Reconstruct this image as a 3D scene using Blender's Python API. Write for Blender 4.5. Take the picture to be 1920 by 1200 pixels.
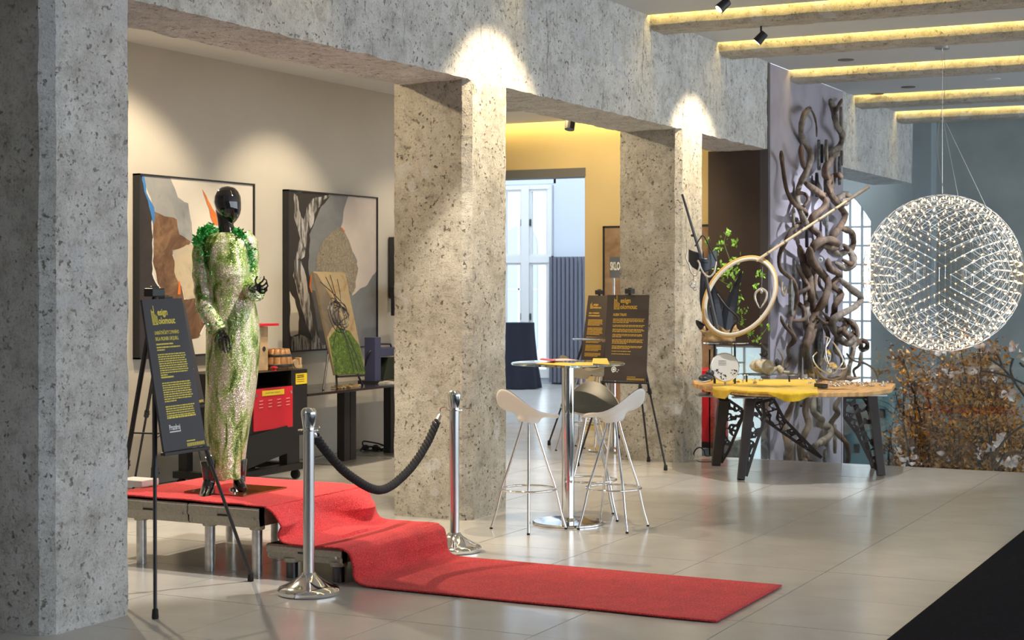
import bpy, bmesh, math, random
from mathutils import Vector as V, Matrix, noise
random.seed(7)
PI = math.pi
C = bpy.context.scene.collection
for o in list(bpy.data.objects): bpy.data.objects.remove(o)
# ------------------------------------------------------------------ camera, world, light, exposure
FPX, CX, HY, EYE = 3022.0, 960.0, 530.0, 1.65
TH = math.atan2(1540, 3022)
FW = V((math.cos(TH), math.sin(TH), 0)); RT = V((math.sin(TH), -math.cos(TH), 0)); UP = V((0, 0, 1))
cd = bpy.data.cameras.new('camera'); cam = bpy.data.objects.new('camera', cd); C.objects.link(cam)
cd.sensor_width = 36; cd.lens = FPX / 1920 * 36; cd.shift_y = -(600 - HY) / 1920.0
cd.clip_start = 0.05; cd.clip_end = 200
cam.location = (0, 0, EYE); cam.rotation_euler = (PI / 2, 0, math.atan2(FW.y, FW.x) - PI / 2)
bpy.context.scene.camera = cam
vs = bpy.context.scene.view_settings
vs.view_transform = 'Standard'; vs.look = 'None'; vs.gamma = 1; vs.use_curve_mapping = False
vs.exposure = 0.42
cd.dof.use_dof = True; cd.dof.focus_distance = 10.5; cd.dof.aperture_fstop = 5.0
w = bpy.data.worlds.new('overcast_sky'); bpy.context.scene.world = w; w.use_nodes = True
w.node_tree.nodes['Background'].inputs[0].default_value = (0.80, 0.90, 1.0, 1)
w.node_tree.nodes['Background'].inputs[1].default_value = 2.5

def spot(name, loc, tgt, power, half, blend=0.15, col=(1, .86, .66), r=.03):
    l = bpy.data.lights.new(name, 'SPOT'); l.energy = power; l.color = col; l.spot_size = math.radians(2 * half)
    l.spot_blend = blend; l.shadow_soft_size = r
    o = bpy.data.objects.new(name, l); C.objects.link(o); o.location = loc
    o.rotation_euler = (V(tgt) - V(loc)).to_track_quat('-Z', 'Y').to_euler(); return o
def area(name, loc, tgt, sx, sy, power, col=(1, 1, 1)):
    l = bpy.data.lights.new(name, 'AREA'); l.shape = 'RECTANGLE'; l.size = sx; l.size_y = sy; l.energy = power; l.color = col
    o = bpy.data.objects.new(name, l); C.objects.link(o); o.location = loc
    o.rotation_euler = (V(tgt) - V(loc)).to_track_quat('-Z', 'Y').to_euler(); return o
WARM = (1, .80, .52)
spot('pillar_spot', (10.12, 4.45, 3.86), (10.16, 5.33, 2.2), 230, 40, .6, WARM)
spot('pillar_spot', (14.15, 4.45, 3.86), (14.2, 5.33, 2.15), 230, 38, .6, WARM)
spot('painting_spot', (12.0, 7.1, 3.5), (12.1, 8.6, 1.5), 110, 38, .6, (1, .84, .6))
spot('painting_spot', (9.7, 7.0, 3.5), (9.9, 8.6, 1.7), 170, 40, .5, (1, .84, .6))
spot('painting_spot', (14.2, 7.1, 3.5), (14.2, 8.6, .8), 60, 38, .6, (1, .84, .6))
spot('dress_spot', (7.9, 4.0, 3.86), (7.85, 5.85, 1.1), 420, 24, .4, (1, .93, .82))
spot('stage_spot', (8.6, 8.0, 3.5), (8.0, 5.6, .3), 360, 32, .3, (1, .84, .62))
spot('panel_spot', (17.9, 3.4, 3.84), (17.9, 5.33, .9), 420, 36, .6, (.86, .90, 1.0))
spot('hall_spot', (7.5, 3.4, 3.86), (8.0, 4.2, 0), 35, 40, .6, (1, .93, .85))
spot('table_spot', (12.4, 3.4, 3.86), (13.5, 4.2, .75), 260, 30, .4, (1, .95, .88))
spot('bar_spot', (8.6, 5.1, 3.0), (10.4, 4.2, 0), 110, 42, .4, (1, .88, .7))
spot('side_room_spot', (14.3, 6.9, 3.45), (16.5, 7.2, 1.6), 110, 44, .6, (1, .76, .40))
spot('side_room_spot', (13.0, 7.2, 3.5), (13.9, 5.6, 1.3), 120, 45, .7, (1, .80, .52))
spot('side_room_spot', (8.2, 6.9, 3.5), (9.9, 5.6, 1.2), 105, 48, .7, (1, .80, .50))
spot('side_room_spot', (11.6, 6.6, 3.5), (11.4, 7.0, 0), 150, 55, .7, (1, .84, .6))

# ------------------------------------------------------------------ pixel helpers (construction aid: world points on real planes)
def ray(px, py): return FW + RT * ((px - CX) / FPX) + UP * ((HY - py) / FPX)
EYEP = V((0, 0, EYE))
def at(px, py, z=0.0):
    r = ray(px, py); return EYEP + r * ((z - EYE) / r.z)
def aY(px, py, Y):
    r = ray(px, py); return EYEP + r * (Y / r.y)
def aX(px, py, X):
    r = ray(px, py); return EYEP + r * (X / r.x)
def P(px, py, d): return EYEP + ray(px, py) * d
def proj(p):
    q = V(p) - EYEP; d = q.dot(FW)
    return (CX + FPX * q.dot(RT) / d, HY - FPX * q.z / d, d) if d > .1 else (-1e4, 0, 0)

# ------------------------------------------------------------------ mesh helpers
class MB:
    def __init__(s): s.v = []; s.f = []; s.m = []; s.c = 0
    def add(s, vs_, fs, mi=None):
        n = len(s.v); s.v += [V(p) for p in vs_]; s.f += [tuple(i + n for i in f) for f in fs]
        s.m += [s.c if mi is None else mi] * len(fs); return s
    def box(s, a, b):
        x0, y0, z0 = a; x1, y1, z1 = b
        return s.add([(x0, y0, z0), (x1, y0, z0), (x1, y1, z0), (x0, y1, z0), (x0, y0, z1), (x1, y0, z1), (x1, y1, z1), (x0, y1, z1)],
                     [(0, 3, 2, 1), (4, 5, 6, 7), (0, 1, 5, 4), (1, 2, 6, 5), (2, 3, 7, 6), (3, 0, 4, 7)])
    def beam(s, a, b, w, h, up=(0, 0, 1), w2=None, h2=None):
        a = V(a); b = V(b); d = (b - a).normalized(); sd = d.cross(V(up))
        if sd.length < 1e-4: sd = d.cross(V((1, 0, 0)))
        sd.normalize(); u = sd.cross(d); w2 = w2 or w; h2 = h2 or h; vs_ = []
        for p, ww, hh in ((a, w, h), (b, w2, h2)):
            for i, j in ((-1, -1), (1, -1), (1, 1), (-1, 1)): vs_.append(p + sd * ww / 2 * i + u * hh / 2 * j)
        return s.add(vs_, [(0, 1, 2, 3), (7, 6, 5, 4), (0, 4, 5, 1), (1, 5, 6, 2), (2, 6, 7, 3), (3, 7, 4, 0)])
    def tube(s, pts, r, n=8, closed=False, flat=1.0):
        pts = [V(p) for p in pts]; k = len(pts)
        if not isinstance(r, (list, tuple)): r = [r] * k
        vs_ = []; pu = None
        for i, p in enumerate(pts):
            a = pts[(i - 1) % k] if (closed or i > 0) else p; b = pts[(i + 1) % k] if (closed or i < k - 1) else p
            t = (b - a)
            if t.length < 1e-9: t = V((0, 0, 1))
            t.normalize()
            if pu is None: pu = t.cross(V((0, 0, 1)) if abs(t.z) < .9 else V((1, 0, 0)))
            pu = pu - t * pu.dot(t); pu.normalize(); q = t.cross(pu)
            for j in range(n):
                an = 2 * PI * j / n; vs_.append(p + pu * math.cos(an) * r[i] + q * math.sin(an) * r[i] * flat)
        fs = []
        for i in range(k if closed else k - 1):
            i2 = (i + 1) % k
            for j in range(n): fs.append((i * n + j, i * n + (j + 1) % n, i2 * n + (j + 1) % n, i2 * n + j))
        if not closed: fs += [tuple(range(n - 1, -1, -1)), tuple((k - 1) * n + j for j in range(n))]
        return s.add(vs_, fs)
    def lathe(s, prof, n=24, c=(0, 0, 0)):
        c = V(c); vs_ = []
        for r, z in prof:
            for j in range(n): a = 2 * PI * j / n; vs_.append(c + V((r * math.cos(a), r * math.sin(a), z)))
        fs = []
        for i in range(len(prof) - 1):
            for j in range(n): fs.append((i * n + j, i * n + (j + 1) % n, (i + 1) * n + (j + 1) % n, (i + 1) * n + j))
        if prof[0][0] > 1e-6: fs.append(tuple(range(n - 1, -1, -1)))
        if prof[-1][0] > 1e-6: fs.append(tuple((len(prof) - 1) * n + j for j in range(n)))
        return s.add(vs_, fs)
    def prism(s, poly, fn, t):
        """poly in 2D; fn(u,v,h)->world; extruded from h=0 to h=t"""
        n = len(poly)
        return s.add([fn(u, v, 0) for u, v in poly] + [fn(u, v, t) for u, v in poly],
                     [tuple(range(n - 1, -1, -1)), tuple(range(n, 2 * n))] + [(i, (i + 1) % n, n + (i + 1) % n, n + i) for i in range(n)])
    def grid(s, fn, nu, nv, wrap=False):
        vs_ = [fn(i / nu, j / nv) for i in range(nu + 1) for j in range(nv + 1)]
        return s.add(vs_, [(i * (nv + 1) + j, (i + 1) * (nv + 1) + j, (i + 1) * (nv + 1) + j + 1, i * (nv + 1) + j + 1) for i in range(nu) for j in range(nv)])
    def ell(s, c, rx, ry, rz, n=10, m=7, rot=None):
        c = V(c); vs_ = []; fs = []
        for i in range(m + 1):
            ph = PI * i / m
            for j in range(n):
                a = 2 * PI * j / n; p = V((rx * math.sin(ph) * math.cos(a), ry * math.sin(ph) * math.sin(a), -rz * math.cos(ph)))
                vs_.append(c + (rot @ p if rot else p))
        for i in range(m):
            for j in range(n): fs.append((i * n + j, i * n + (j + 1) % n, (i + 1) * n + (j + 1) % n, (i + 1) * n + j))
        return s.add(vs_, fs)
    def build(s, name, mats, parent=None, smooth=False, bevel=0, solid=0, weld=True, kind=None, label=None, cat=None, group=None, sub=0, auto=None):
        off = wloc(parent) if parent else V((0, 0, 0))
        me = bpy.data.meshes.new(name); me.from_pydata([p - off for p in s.v], [], s.f)
        if not isinstance(mats, (list, tuple)): mats = [mats]
        for m in mats: me.materials.append(m)
        me.polygons.foreach_set('material_index', s.m)
        bm = bmesh.new(); bm.from_mesh(me)
        if weld: bmesh.ops.remove_doubles(bm, verts=bm.verts, dist=1e-5)
        bmesh.ops.recalc_face_normals(bm, faces=bm.faces); bm.to_mesh(me); bm.free()
        if smooth:
            me.polygons.foreach_set('use_smooth', [True] * len(me.polygons))
            try: me.set_sharp_from_angle(angle=math.radians(auto or 50))
            except Exception: pass
        o = bpy.data.objects.new(name, me); C.objects.link(o)
        if parent: o.parent = parent
        if solid: md = o.modifiers.new('solid', 'SOLIDIFY'); md.thickness = solid; md.offset = 0
        if bevel: md = o.modifiers.new('bevel', 'BEVEL'); md.width = bevel; md.segments = 2; md.limit_method = 'ANGLE'
        if sub: md = o.modifiers.new('sub', 'SUBSURF'); md.levels = sub; md.render_levels = sub
        if kind: o['kind'] = kind
        if label: o['label'] = label
        if cat: o['category'] = cat
        if group: o['group'] = group
        return o
def wloc(o):
    p = V(o.location)
    while o.parent: o = o.parent; p += V(o.location)
    return p
def thing(name, label, cat, loc=(0, 0, 0), group=None):
    o = bpy.data.objects.new(name, None); C.objects.link(o); o.location = loc; o.empty_display_size = .1
    o['label'] = label; o['category'] = cat
    if group: o['group'] = group
    return o
def dup(root, loc, rz=0, label=None, parent=None):
    r = root.copy(); C.objects.link(r); r.location = loc; r.rotation_euler = (0, 0, rz)
    if label: r['label'] = label
    if parent: r.parent = parent
    def rec(src, dst):
        for ch in list(src.children):
            c = ch.copy(); C.objects.link(c); c.parent = dst; rec(ch, c)
    rec(root, r); return r
def smoothpath(pts, k=5):
    pts = [V(p) for p in pts]; out = []
    for i in range(len(pts) - 1):
        p0 = pts[max(i - 1, 0)]; p1 = pts[i]; p2 = pts[i + 1]; p3 = pts[min(i + 2, len(pts) - 1)]
        for j in range(k):
            t = j / k
            out.append(.5 * ((2 * p1) + (p2 - p0) * t + (2 * p0 - 5 * p1 + 4 * p2 - p3) * t * t + (3 * p1 - p0 - 3 * p2 + p3) * t ** 3))
    out.append(pts[-1]); return out

# ------------------------------------------------------------------ materials
def mat(name, col, rough=.6, metal=0.0, noise_amt=0.0, nscale=8, bump=0.0, bscale=60, emit=None, estr=0, trans=0, coat=0, spec=.5, alpha=1, sheen=0, stretch=None):
    m = bpy.data.materials.new(name); m.use_nodes = True; nt = m.node_tree; b = nt.nodes['Principled BSDF']
    b.inputs['Base Color'].default_value = (*col, 1); b.inputs['Roughness'].default_value = rough; b.inputs['Metallic'].default_value = metal
    b.inputs['Specular IOR Level'].default_value = spec
    b.inputs['Transmission Weight'].default_value = trans; b.inputs['Coat Weight'].default_value = coat; b.inputs['Alpha'].default_value = alpha
    b.inputs['Sheen Weight'].default_value = sheen
    if emit: b.inputs['Emission Color'].default_value = (*emit, 1); b.inputs['Emission Strength'].default_value = estr
    if noise_amt or bump:
        tc = nt.nodes.new('ShaderNodeTexCoord'); src = tc.outputs['Object']
        if stretch:
            mp = nt.nodes.new('ShaderNodeMapping'); mp.inputs['Scale'].default_value = stretch; nt.links.new(src, mp.inputs[0]); src = mp.outputs[0]
    if noise_amt:
        n = nt.nodes.new('ShaderNodeTexNoise'); n.inputs['Scale'].default_value = nscale; n.inputs['Detail'].default_value = 6; nt.links.new(src, n.inputs['Vector'])
        r = nt.nodes.new('ShaderNodeMapRange'); r.inputs[1].default_value = .3; r.inputs[2].default_value = .7; r.inputs[3].default_value = 1 - noise_amt; r.inputs[4].default_value = 1 + noise_amt
        nt.links.new(n.outputs[0], r.inputs[0])
        mx = nt.nodes.new('ShaderNodeVectorMath'); mx.operation = 'SCALE'; mx.inputs[0].default_value = col; nt.links.new(r.outputs[0], mx.inputs['Scale'])
        nt.links.new(mx.outputs[0], b.inputs['Base Color'])
    if bump:
        n2 = nt.nodes.new('ShaderNodeTexNoise'); n2.inputs['Scale'].default_value = bscale; n2.inputs['Detail'].default_value = 5; nt.links.new(src, n2.inputs['Vector'])
        bp = nt.nodes.new('ShaderNodeBump'); bp.inputs['Strength'].default_value = bump; bp.inputs['Distance'].default_value = .01; nt.links.new(n2.outputs[0], bp.inputs['Height']); nt.links.new(bp.outputs[0], b.inputs['Normal'])
    return m
def ramp(nt, src, stops, interp='LINEAR'):
    r = nt.nodes.new('ShaderNodeValToRGB'); cr = r.color_ramp; cr.interpolation = interp
    while len(cr.elements) > 1: cr.elements.remove(cr.elements[-1])
    cr.elements[0].position = stops[0][0]; cr.elements[0].color = (*stops[0][1], 1)
    for p, c in stops[1:]: e = cr.elements.new(p); e.color = (*c, 1)
    nt.links.new(src, r.inputs[0]); return r.outputs[0]
def mixc(nt, fac, a, b, mode='MIX'):
    m = nt.nodes.new('ShaderNodeMix'); m.data_type = 'RGBA'; m.blend_type = mode
    for k, x in ((0, fac), (6, a), (7, b)):
        if hasattr(x, 'is_output'): nt.links.new(x, m.inputs[k])
        elif k == 0: m.inputs[0].default_value = x
        else: m.inputs[k].default_value = (*x, 1)
    return m.outputs[2]
def concrete(name, c1, c2, pit=.5, streak=0.0, bumpk=1.0):
    m = bpy.data.materials.new(name); m.use_nodes = True; nt = m.node_tree; b = nt.nodes['Principled BSDF']; b.inputs['Roughness'].default_value = .95
    b.inputs['Specular IOR Level'].default_value = .15
    g = nt.nodes.new('ShaderNodeNewGeometry').outputs['Position']
    def nz(sc, det=5, vec=None, rough=.6):
        n = nt.nodes.new('ShaderNodeTexNoise'); n.inputs['Scale'].default_value = sc; n.inputs['Detail'].default_value = det; n.inputs['Roughness'].default_value = rough
        nt.links.new(vec or g, n.inputs['Vector']); return n.outputs[0]
    big = nz(2.2, 4); mid = nz(11, 6, rough=.7); fine = nz(70, 4, rough=.8)
    col = ramp(nt, big, [(.35, c1), (.65, c2)])
    col = mixc(nt, .55, col, ramp(nt, mid, [(.33, (.50, .48, .45)), (.48, (1, 1, 1)), (.70, (1.3, 1.3, 1.3))]), 'MULTIPLY')
    col = mixc(nt, .75, col, ramp(nt, fine, [(.33, (.42, .41, .40)), (.46, (1, 1, 1)), (.62, (1.02, 1.02, 1.02)), (.72, (1.35, 1.35, 1.35))]), 'MULTIPLY')
    vo = nt.nodes.new('ShaderNodeTexVoronoi'); vo.inputs['Scale'].default_value = 62; nt.links.new(g, vo.inputs['Vector'])
    gate = nz(6, 3)
    pits = nt.nodes.new('ShaderNodeMath'); pits.operation = 'MULTIPLY'
    nt.links.new(ramp(nt, nz(34, 3, rough=.55), [(.30, (1, 1, 1)), (.355, (.85, .85, .85)), (.40, (0, 0, 0))]), pits.inputs[0])
    nt.links.new(ramp(nt, gate, [(.38, (0, 0, 0)), (.58, (1, 1, 1))]), pits.inputs[1])
    pf = nt.nodes.new('ShaderNodeMath'); pf.operation = 'MULTIPLY'; pf.inputs[1].default_value = pit; nt.links.new(pits.outputs[0], pf.inputs[0])
    col = mixc(nt, pf.outputs[0], col, (.13, .115, .09))
    # pale cement patches
    pt = nz(3.1, 2); col = mixc(nt, ramp(nt, pt, [(.64, (0, 0, 0)), (.67, (.55, .55, .55))]), col, (.62, .63, .65))
    h = fine
    if streak:
        mp = nt.nodes.new('ShaderNodeMapping'); mp.inputs['Scale'].default_value = (9, 9, 1.0); nt.links.new(g, mp.inputs[0])
        st = nz(1.6, 5, mp.outputs[0], .75)
        col = mixc(nt, ramp(nt, st, [(.30, (streak,) * 3), (.40, (0, 0, 0))]), col, (.12, .11, .09))
    nt.links.new(col, b.inputs['Base Color'])
    b1 = nt.nodes.new('ShaderNodeBump'); b1.inputs['Strength'].default_value = .55 * bumpk; b1.inputs['Distance'].default_value = .02; nt.links.new(mid, b1.inputs['Height'])
    b2 = nt.nodes.new('ShaderNodeBump'); b2.inputs['Strength'].default_value = .6 * bumpk; b2.inputs['Distance'].default_value = .008; nt.links.new(fine, b2.inputs['Height']); nt.links.new(b1.outputs[0], b2.inputs['Normal'])
    b3 = nt.nodes.new('ShaderNodeBump'); b3.invert = True; b3.inputs['Strength'].default_value = .8; b3.inputs['Distance'].default_value = .01; nt.links.new(pits.outputs[0], b3.inputs['Height']); nt.links.new(b2.outputs[0], b3.inputs['Normal'])
    nt.links.new(b3.outputs[0], b.inputs['Normal']); return m
M_conc = concrete('rough_concrete', (.42, .39, .33), (.54, .515, .455), .95, 0, 1.35)
M_conc1 = concrete('grey_concrete', (.56, .555, .54), (.70, .70, .70), .8, 0, 1.35)
M_concb = concrete('board_marked_concrete', (.56, .555, .53), (.68, .675, .65), .8, .95, 1.2)
M_concc = concrete('ceiling_beam_concrete', (.48, .44, .36), (.58, .54, .46), .6)
M_tile = mat('floor_tile', (.475, .465, .45), .19, 0, .07, 3, .015, 40, spec=.5)
M_joint = mat('tile_joint', (.12, .115, .11), .8)
M_plaster = mat('warm_plaster', (.56, .51, .43), .85, 0, .03, 2, .03, 120)
M_yplaster = mat('ochre_plaster', (.72, .58, .32), .85, 0, .03, 2)
M_white = mat('white_paint', (.74, .74, .72), .8)
M_ceil = mat('ceiling_plaster', (.60, .62, .62), .85)
M_grey = mat('grey_green_wall', (.34, .375, .36), .8, 0, .15, 1.5)
M_lgrey = mat('light_grey_column', (.30, .35, .37), .7, 0, .1, 2)
M_mauve = mat('mauve_panel', (.36, .33, .38), .6, 0, .12, 3)
M_brown = mat('dark_brown_panel', (.070, .048, .042), .6, 0, .12, 2)
M_chrome = mat('chrome', (.86, .86, .88), .09, 1)
M_steel = mat('brushed_steel', (.62, .62, .63), .28, 1)
M_galv = mat('galvanised_steel', (.60, .60, .60), .38, .9, .15, 30)
M_black = mat('black_metal', (.018, .018, .022), .42)
M_blackgloss = mat('gloss_black', (.006, .005, .006), .06, 0, coat=1)
M_blackfab = mat('black_cloth', (.008, .010, .022), .95, 0, 0, 8, .3, 200)
M_rubber = mat('rubber', (.012, .012, .012), .8)
M_red = mat('red_paint', (.62, .012, .03), .35)
M_board = mat('dark_sign_board', (.045, .045, .058), .55)
M_board2 = mat('dark_brown_sign_board', (.035, .024, .022), .55)
M_yell = mat('yellow_print', (.80, .68, .10), .6)
M_yell2 = mat('ochre_print', (.55, .33, .03), .6)
M_wprint = mat('white_print', (.75, .78, .80), .6)
M_wplastic = mat('white_plastic', (.86, .85, .83), .32)
M_cream = mat('cream_plastic', (.62, .56, .44), .4)
M_dark = mat('charcoal_pad', (.028, .027, .026), .38)
M_glass = mat('clear_glass', (.92, .97, .96), .02, 0, trans=1)
M_wood = mat('table_wood', (.62, .36, .14), .5, 0, .35, 4, .1, 30, stretch=(1, 8, 1))
M_ply = mat('grey_brown_deck', (.42, .385, .32), .6, 0, .15, 6, stretch=(1, 12, 12))
M_felt = mat('yellow_felt', (.75, .48, .015), .95, 0, .12, 20, .6, 120, sheen=.3)
M_drift = mat('driftwood', (.125, .080, .050), .75, 0, .6, 9, .8, 40, stretch=(1, 1, .25))
M_driftl = mat('pale_driftwood', (.22, .18, .14), .8, 0, .45, 12, .8, 40)
M_bark = mat('grey_bark_slab', (.16, .16, .15), .9, 0, .6, 25, 1, 50)
M_leafg = mat('green_leaf', (.22, .45, .05), .5)
M_rug = mat('black_runner', (.012, .012, .017), .95, 0, .2, 60, .5, 300, spec=.05)
M_led = mat('led_bulb', (1, .8, .5), .4, emit=(1, .66, .30), estr=4.5)
M_strip = mat('cove_light', (1, .85, .4), .5, emit=(1, .74, .24), estr=12)
M_wire = mat('steel_wire', (.80, .78, .74), .25, 1)
M_screen = mat('lit_screen', (.3, .5, .8), .3, emit=(.45, .65, 1), estr=1.2)
def carpet_mat():
    m = mat('red_carpet', (.62, .03, .035), .95, sheen=.12); nt = m.node_tree; b = nt.nodes['Principled BSDF']
    g = nt.nodes.new('ShaderNodeNewGeometry').outputs['Position']
    n = nt.nodes.new('ShaderNodeTexNoise'); n.inputs['Scale'].default_value = 160; n.inputs['Detail'].default_value = 4; nt.links.new(g, n.inputs['Vector'])
    n2 = nt.nodes.new('ShaderNodeTexNoise'); n2.inputs['Scale'].default_value = 7; n2.inputs['Detail'].default_value = 5; nt.links.new(g, n2.inputs['Vector'])
    c = ramp(nt, n.outputs[0], [(.3, (.40, .008, .014)), (.5, (.64, .025, .032)), (.72, (.86, .10, .09))])
    c = mixc(nt, .5, c, ramp(nt, n2.outputs[0], [(.3, (.72, .72, .72)), (.6, (1.05, 1.05, 1.05))]), 'MULTIPLY'); nt.links.new(c, b.inputs['Base Color'])
    bp = nt.nodes.new('ShaderNodeBump'); bp.inputs['Strength'].default_value = 1; bp.inputs['Distance'].default_value = .008; nt.links.new(n.outputs[0], bp.inputs['Height']); nt.links.new(bp.outputs[0], b.inputs['Normal']); return m
M_carpet = carpet_mat()
def dress_mat():
    m = mat('sequin_fabric', (.4, .5, .3), .24, .4); nt = m.node_tree; b = nt.nodes['Principled BSDF']
    g = nt.nodes.new('ShaderNodeNewGeometry').outputs['Position']
    mp = nt.nodes.new('ShaderNodeMapping'); mp.inputs['Scale'].default_value = (1.2, 1.2, .30); nt.links.new(g, mp.inputs[0])
    n = nt.nodes.new('ShaderNodeTexNoise'); n.inputs['Scale'].default_value = 15; n.inputs['Detail'].default_value = 4; n.inputs['Distortion'].default_value = .8; nt.links.new(mp.outputs[0], n.inputs['Vector'])
    v = nt.nodes.new('ShaderNodeTexVoronoi'); v.inputs['Scale'].default_value = 290; nt.links.new(g, v.inputs['Vector'])
    base = ramp(nt, n.outputs[0], [(.34, (.10, .15, .03)), (.42, (.30, .38, .12)), (.49, (.48, .53, .25)), (.57, (.68, .60, .46)), (.68, (.76, .62, .56))])
    hg = nt.nodes.new('ShaderNodeSeparateXYZ'); nt.links.new(g, hg.inputs[0])
    sp = nt.nodes.new('ShaderNodeSeparateColor'); nt.links.new(v.outputs['Color'], sp.inputs[0])
    c = mixc(nt, .9, base, ramp(nt, sp.outputs[0], [(0, (.72, .80, .62)), (.35, (.92, .97, .88)), (.75, (1.12, 1.12, 1.08)), (.92, (2.6, 2.6, 2.6))], 'CONSTANT'), 'MULTIPLY')
    nt.links.new(c, b.inputs['Base Color'])
    nm = nt.nodes.new('ShaderNodeVectorMath'); nm.operation = 'SUBTRACT'; nm.inputs[1].default_value = (.5, .5, .5); nt.links.new(v.outputs['Color'], nm.inputs[0])
    sc = nt.nodes.new('ShaderNodeVectorMath'); sc.operation = 'SCALE'; sc.inputs['Scale'].default_value = .5; nt.links.new(nm.outputs[0], sc.inputs[0])
    ad = nt.nodes.new('ShaderNodeVectorMath'); ad.operation = 'ADD'; nt.links.new(sc.outputs[0], ad.inputs[0])
    gn = nt.nodes.new('ShaderNodeNewGeometry'); nt.links.new(gn.outputs['Normal'], ad.inputs[1])
    nn = nt.nodes.new('ShaderNodeVectorMath'); nn.operation = 'NORMALIZE'; nt.links.new(ad.outputs[0], nn.inputs[0]); nt.links.new(nn.outputs[0], b.inputs['Normal']); return m
M_dress = dress_mat()
M_tuft = mat('green_glass_beads', (.07, .42, .10), .2, .3, .5, 90)
def blotch(name, cs, scale=5, dist=1.5, rough=.6, stretch=None):
    m = mat(name, cs[0], rough); nt = m.node_tree; b = nt.nodes['Principled BSDF']
    g = nt.nodes.new('ShaderNodeTexCoord').outputs['Object']
    if stretch: mp_ = nt.nodes.new('ShaderNodeMapping'); mp_.inputs['Scale'].default_value = stretch; nt.links.new(g, mp_.inputs[0]); g = mp_.outputs[0]
    n = nt.nodes.new('ShaderNodeTexNoise'); n.inputs['Scale'].default_value = scale; n.inputs['Detail'].default_value = 7; n.inputs['Distortion'].default_value = dist; n.inputs['Roughness'].default_value = .65; nt.links.new(g, n.inputs['Vector'])
    k = len(cs); nt.links.new(ramp(nt, n.outputs[0], [(.32 + .36 * i / (k - 1), c) for i, c in enumerate(cs)]), b.inputs['Base Color']); return m

# ------------------------------------------------------------------ setting
def rough_prism(mb, poly, axis, a0, a1, step, amp, fr=5.0, caps=True):
    """extrude closed 2D poly along axis ('z': poly=(x,y); 'x': poly=(y,z); 'y': poly=(x,z)) with uneven surface"""
    per = []
    for i, (p, q) in enumerate(zip(poly, poly[1:] + poly[:1])):
        L = math.dist(p, q); n = max(1, round(L / step))
        for j in range(n): t = j / n; per.append((p[0] + (q[0] - p[0]) * t, p[1] + (q[1] - p[1]) * t))
    n = max(1, round((a1 - a0) / step)); k = len(per); vs_ = []
    for i in range(n + 1):
        a = a0 + (a1 - a0) * i / n
        for u, v in per:
            p = V((u, v, a)) if axis == 'z' else V((a, u, v)) if axis == 'x' else V((u, a, v))
            d = noise.noise_vector(p * fr) * amp + noise.noise_vector(p * fr * 4.3) * amp * .55
            vs_.append(p + d)
    fs = [(i * k + j, i * k + (j + 1) % k, (i + 1) * k + (j + 1) % k, (i + 1) * k + j) for i in range(n) for j in range(k)]
    if caps: fs += [tuple(range(k)), tuple(n * k + j for j in range(k))]
    mb.add(vs_, fs)
YF = 5.33
b = MB(); b.box((-3, -7, -.3), (14.5, YF, -.006)); b.box((-3, YF, -.3), (14.5, 14, -.006)); b.box((14.5, YF + .25, -.3), (24.6, 14, -.006))
floor = b.build('floor', M_joint, kind='structure')
t0 = MB(); t0.box((-.3725, -.3725, -.006), (.3725, .3725, .0)); tile0 = None
X0, Y0 = 4.51, 1.83
for j in range(15):
    for i in range(27):
        xa = X0 + .75 * i; ya = Y0 + .75 * j; cx_ = xa + .375; cy_ = ya + .375
        xb = min(xa + .75, 14.5) if ya + .75 <= 5.6 else xa + .75
        if xa >= 14.4 and cy_ < 5.6: continue
        if xa < 16.5 and ya > 8.5: continue
        if xa > 24: continue
        vis = False
        for qx in (xa, xb):
            for qy in (ya, ya + .75):
                px, py, d = proj((qx, qy, 0))
                if d > 1 and -60 < px < 1980 and py < 1290: vis = True
        if xa > 16.6:
            px = proj((cx_, cy_, 0))[0]
            if not 900 < px < 1200: continue
        if not vis: continue
        if tile0 is None:
            tile0 = t0.build('floor_tile', M_tile, floor); o = tile0
        else:
            o = tile0.copy(); C.objects.link(o); o.parent = floor
        o.location = ((xa + xb) / 2, cy_, 0)
        if xb - xa < .74: o.scale = ((xb - xa - .005) / .745, 1, 1)
        o.location.z = random.uniform(-.0004, .0004)
# concrete pillars and beam
CH = .055
for k, (x, lab) in enumerate(((5.70, 'nearest rough concrete pillar at the left edge, large and grey'), (9.80, 'rough concrete pillar between the rope stanchion and the bar table'), (13.86, 'rough concrete pillar behind the third easel and left of display table'))):
    m = MB(); rough_prism(m, [(x + CH, YF), (x + .56, YF), (x + .56, YF + .60), (x, YF + .60), (x, YF + CH)], 'z', -.004, 3.12, .03, .006)
    m.build('concrete_pillar', M_conc1 if k == 0 else M_conc, label=lab, cat='pillar', kind='thing')
YB = YF + .56
m = MB(); rough_prism(m, [(YF, 3.06), (YB, 3.05), (YB, 4.3), (YF, 4.3)], 'x', 2.0, 16.42, .035, .009); m.build('trim_1', M_concb, kind='structure')
m = MB(); rough_prism(m, [(YF, 3.06), (YB, 3.05), (YB, 4.3), (YF, 4.3)], 'x', 19.36, 22.95, .05, .006); m.build('trim_2', M_concb, kind='structure')
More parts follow.
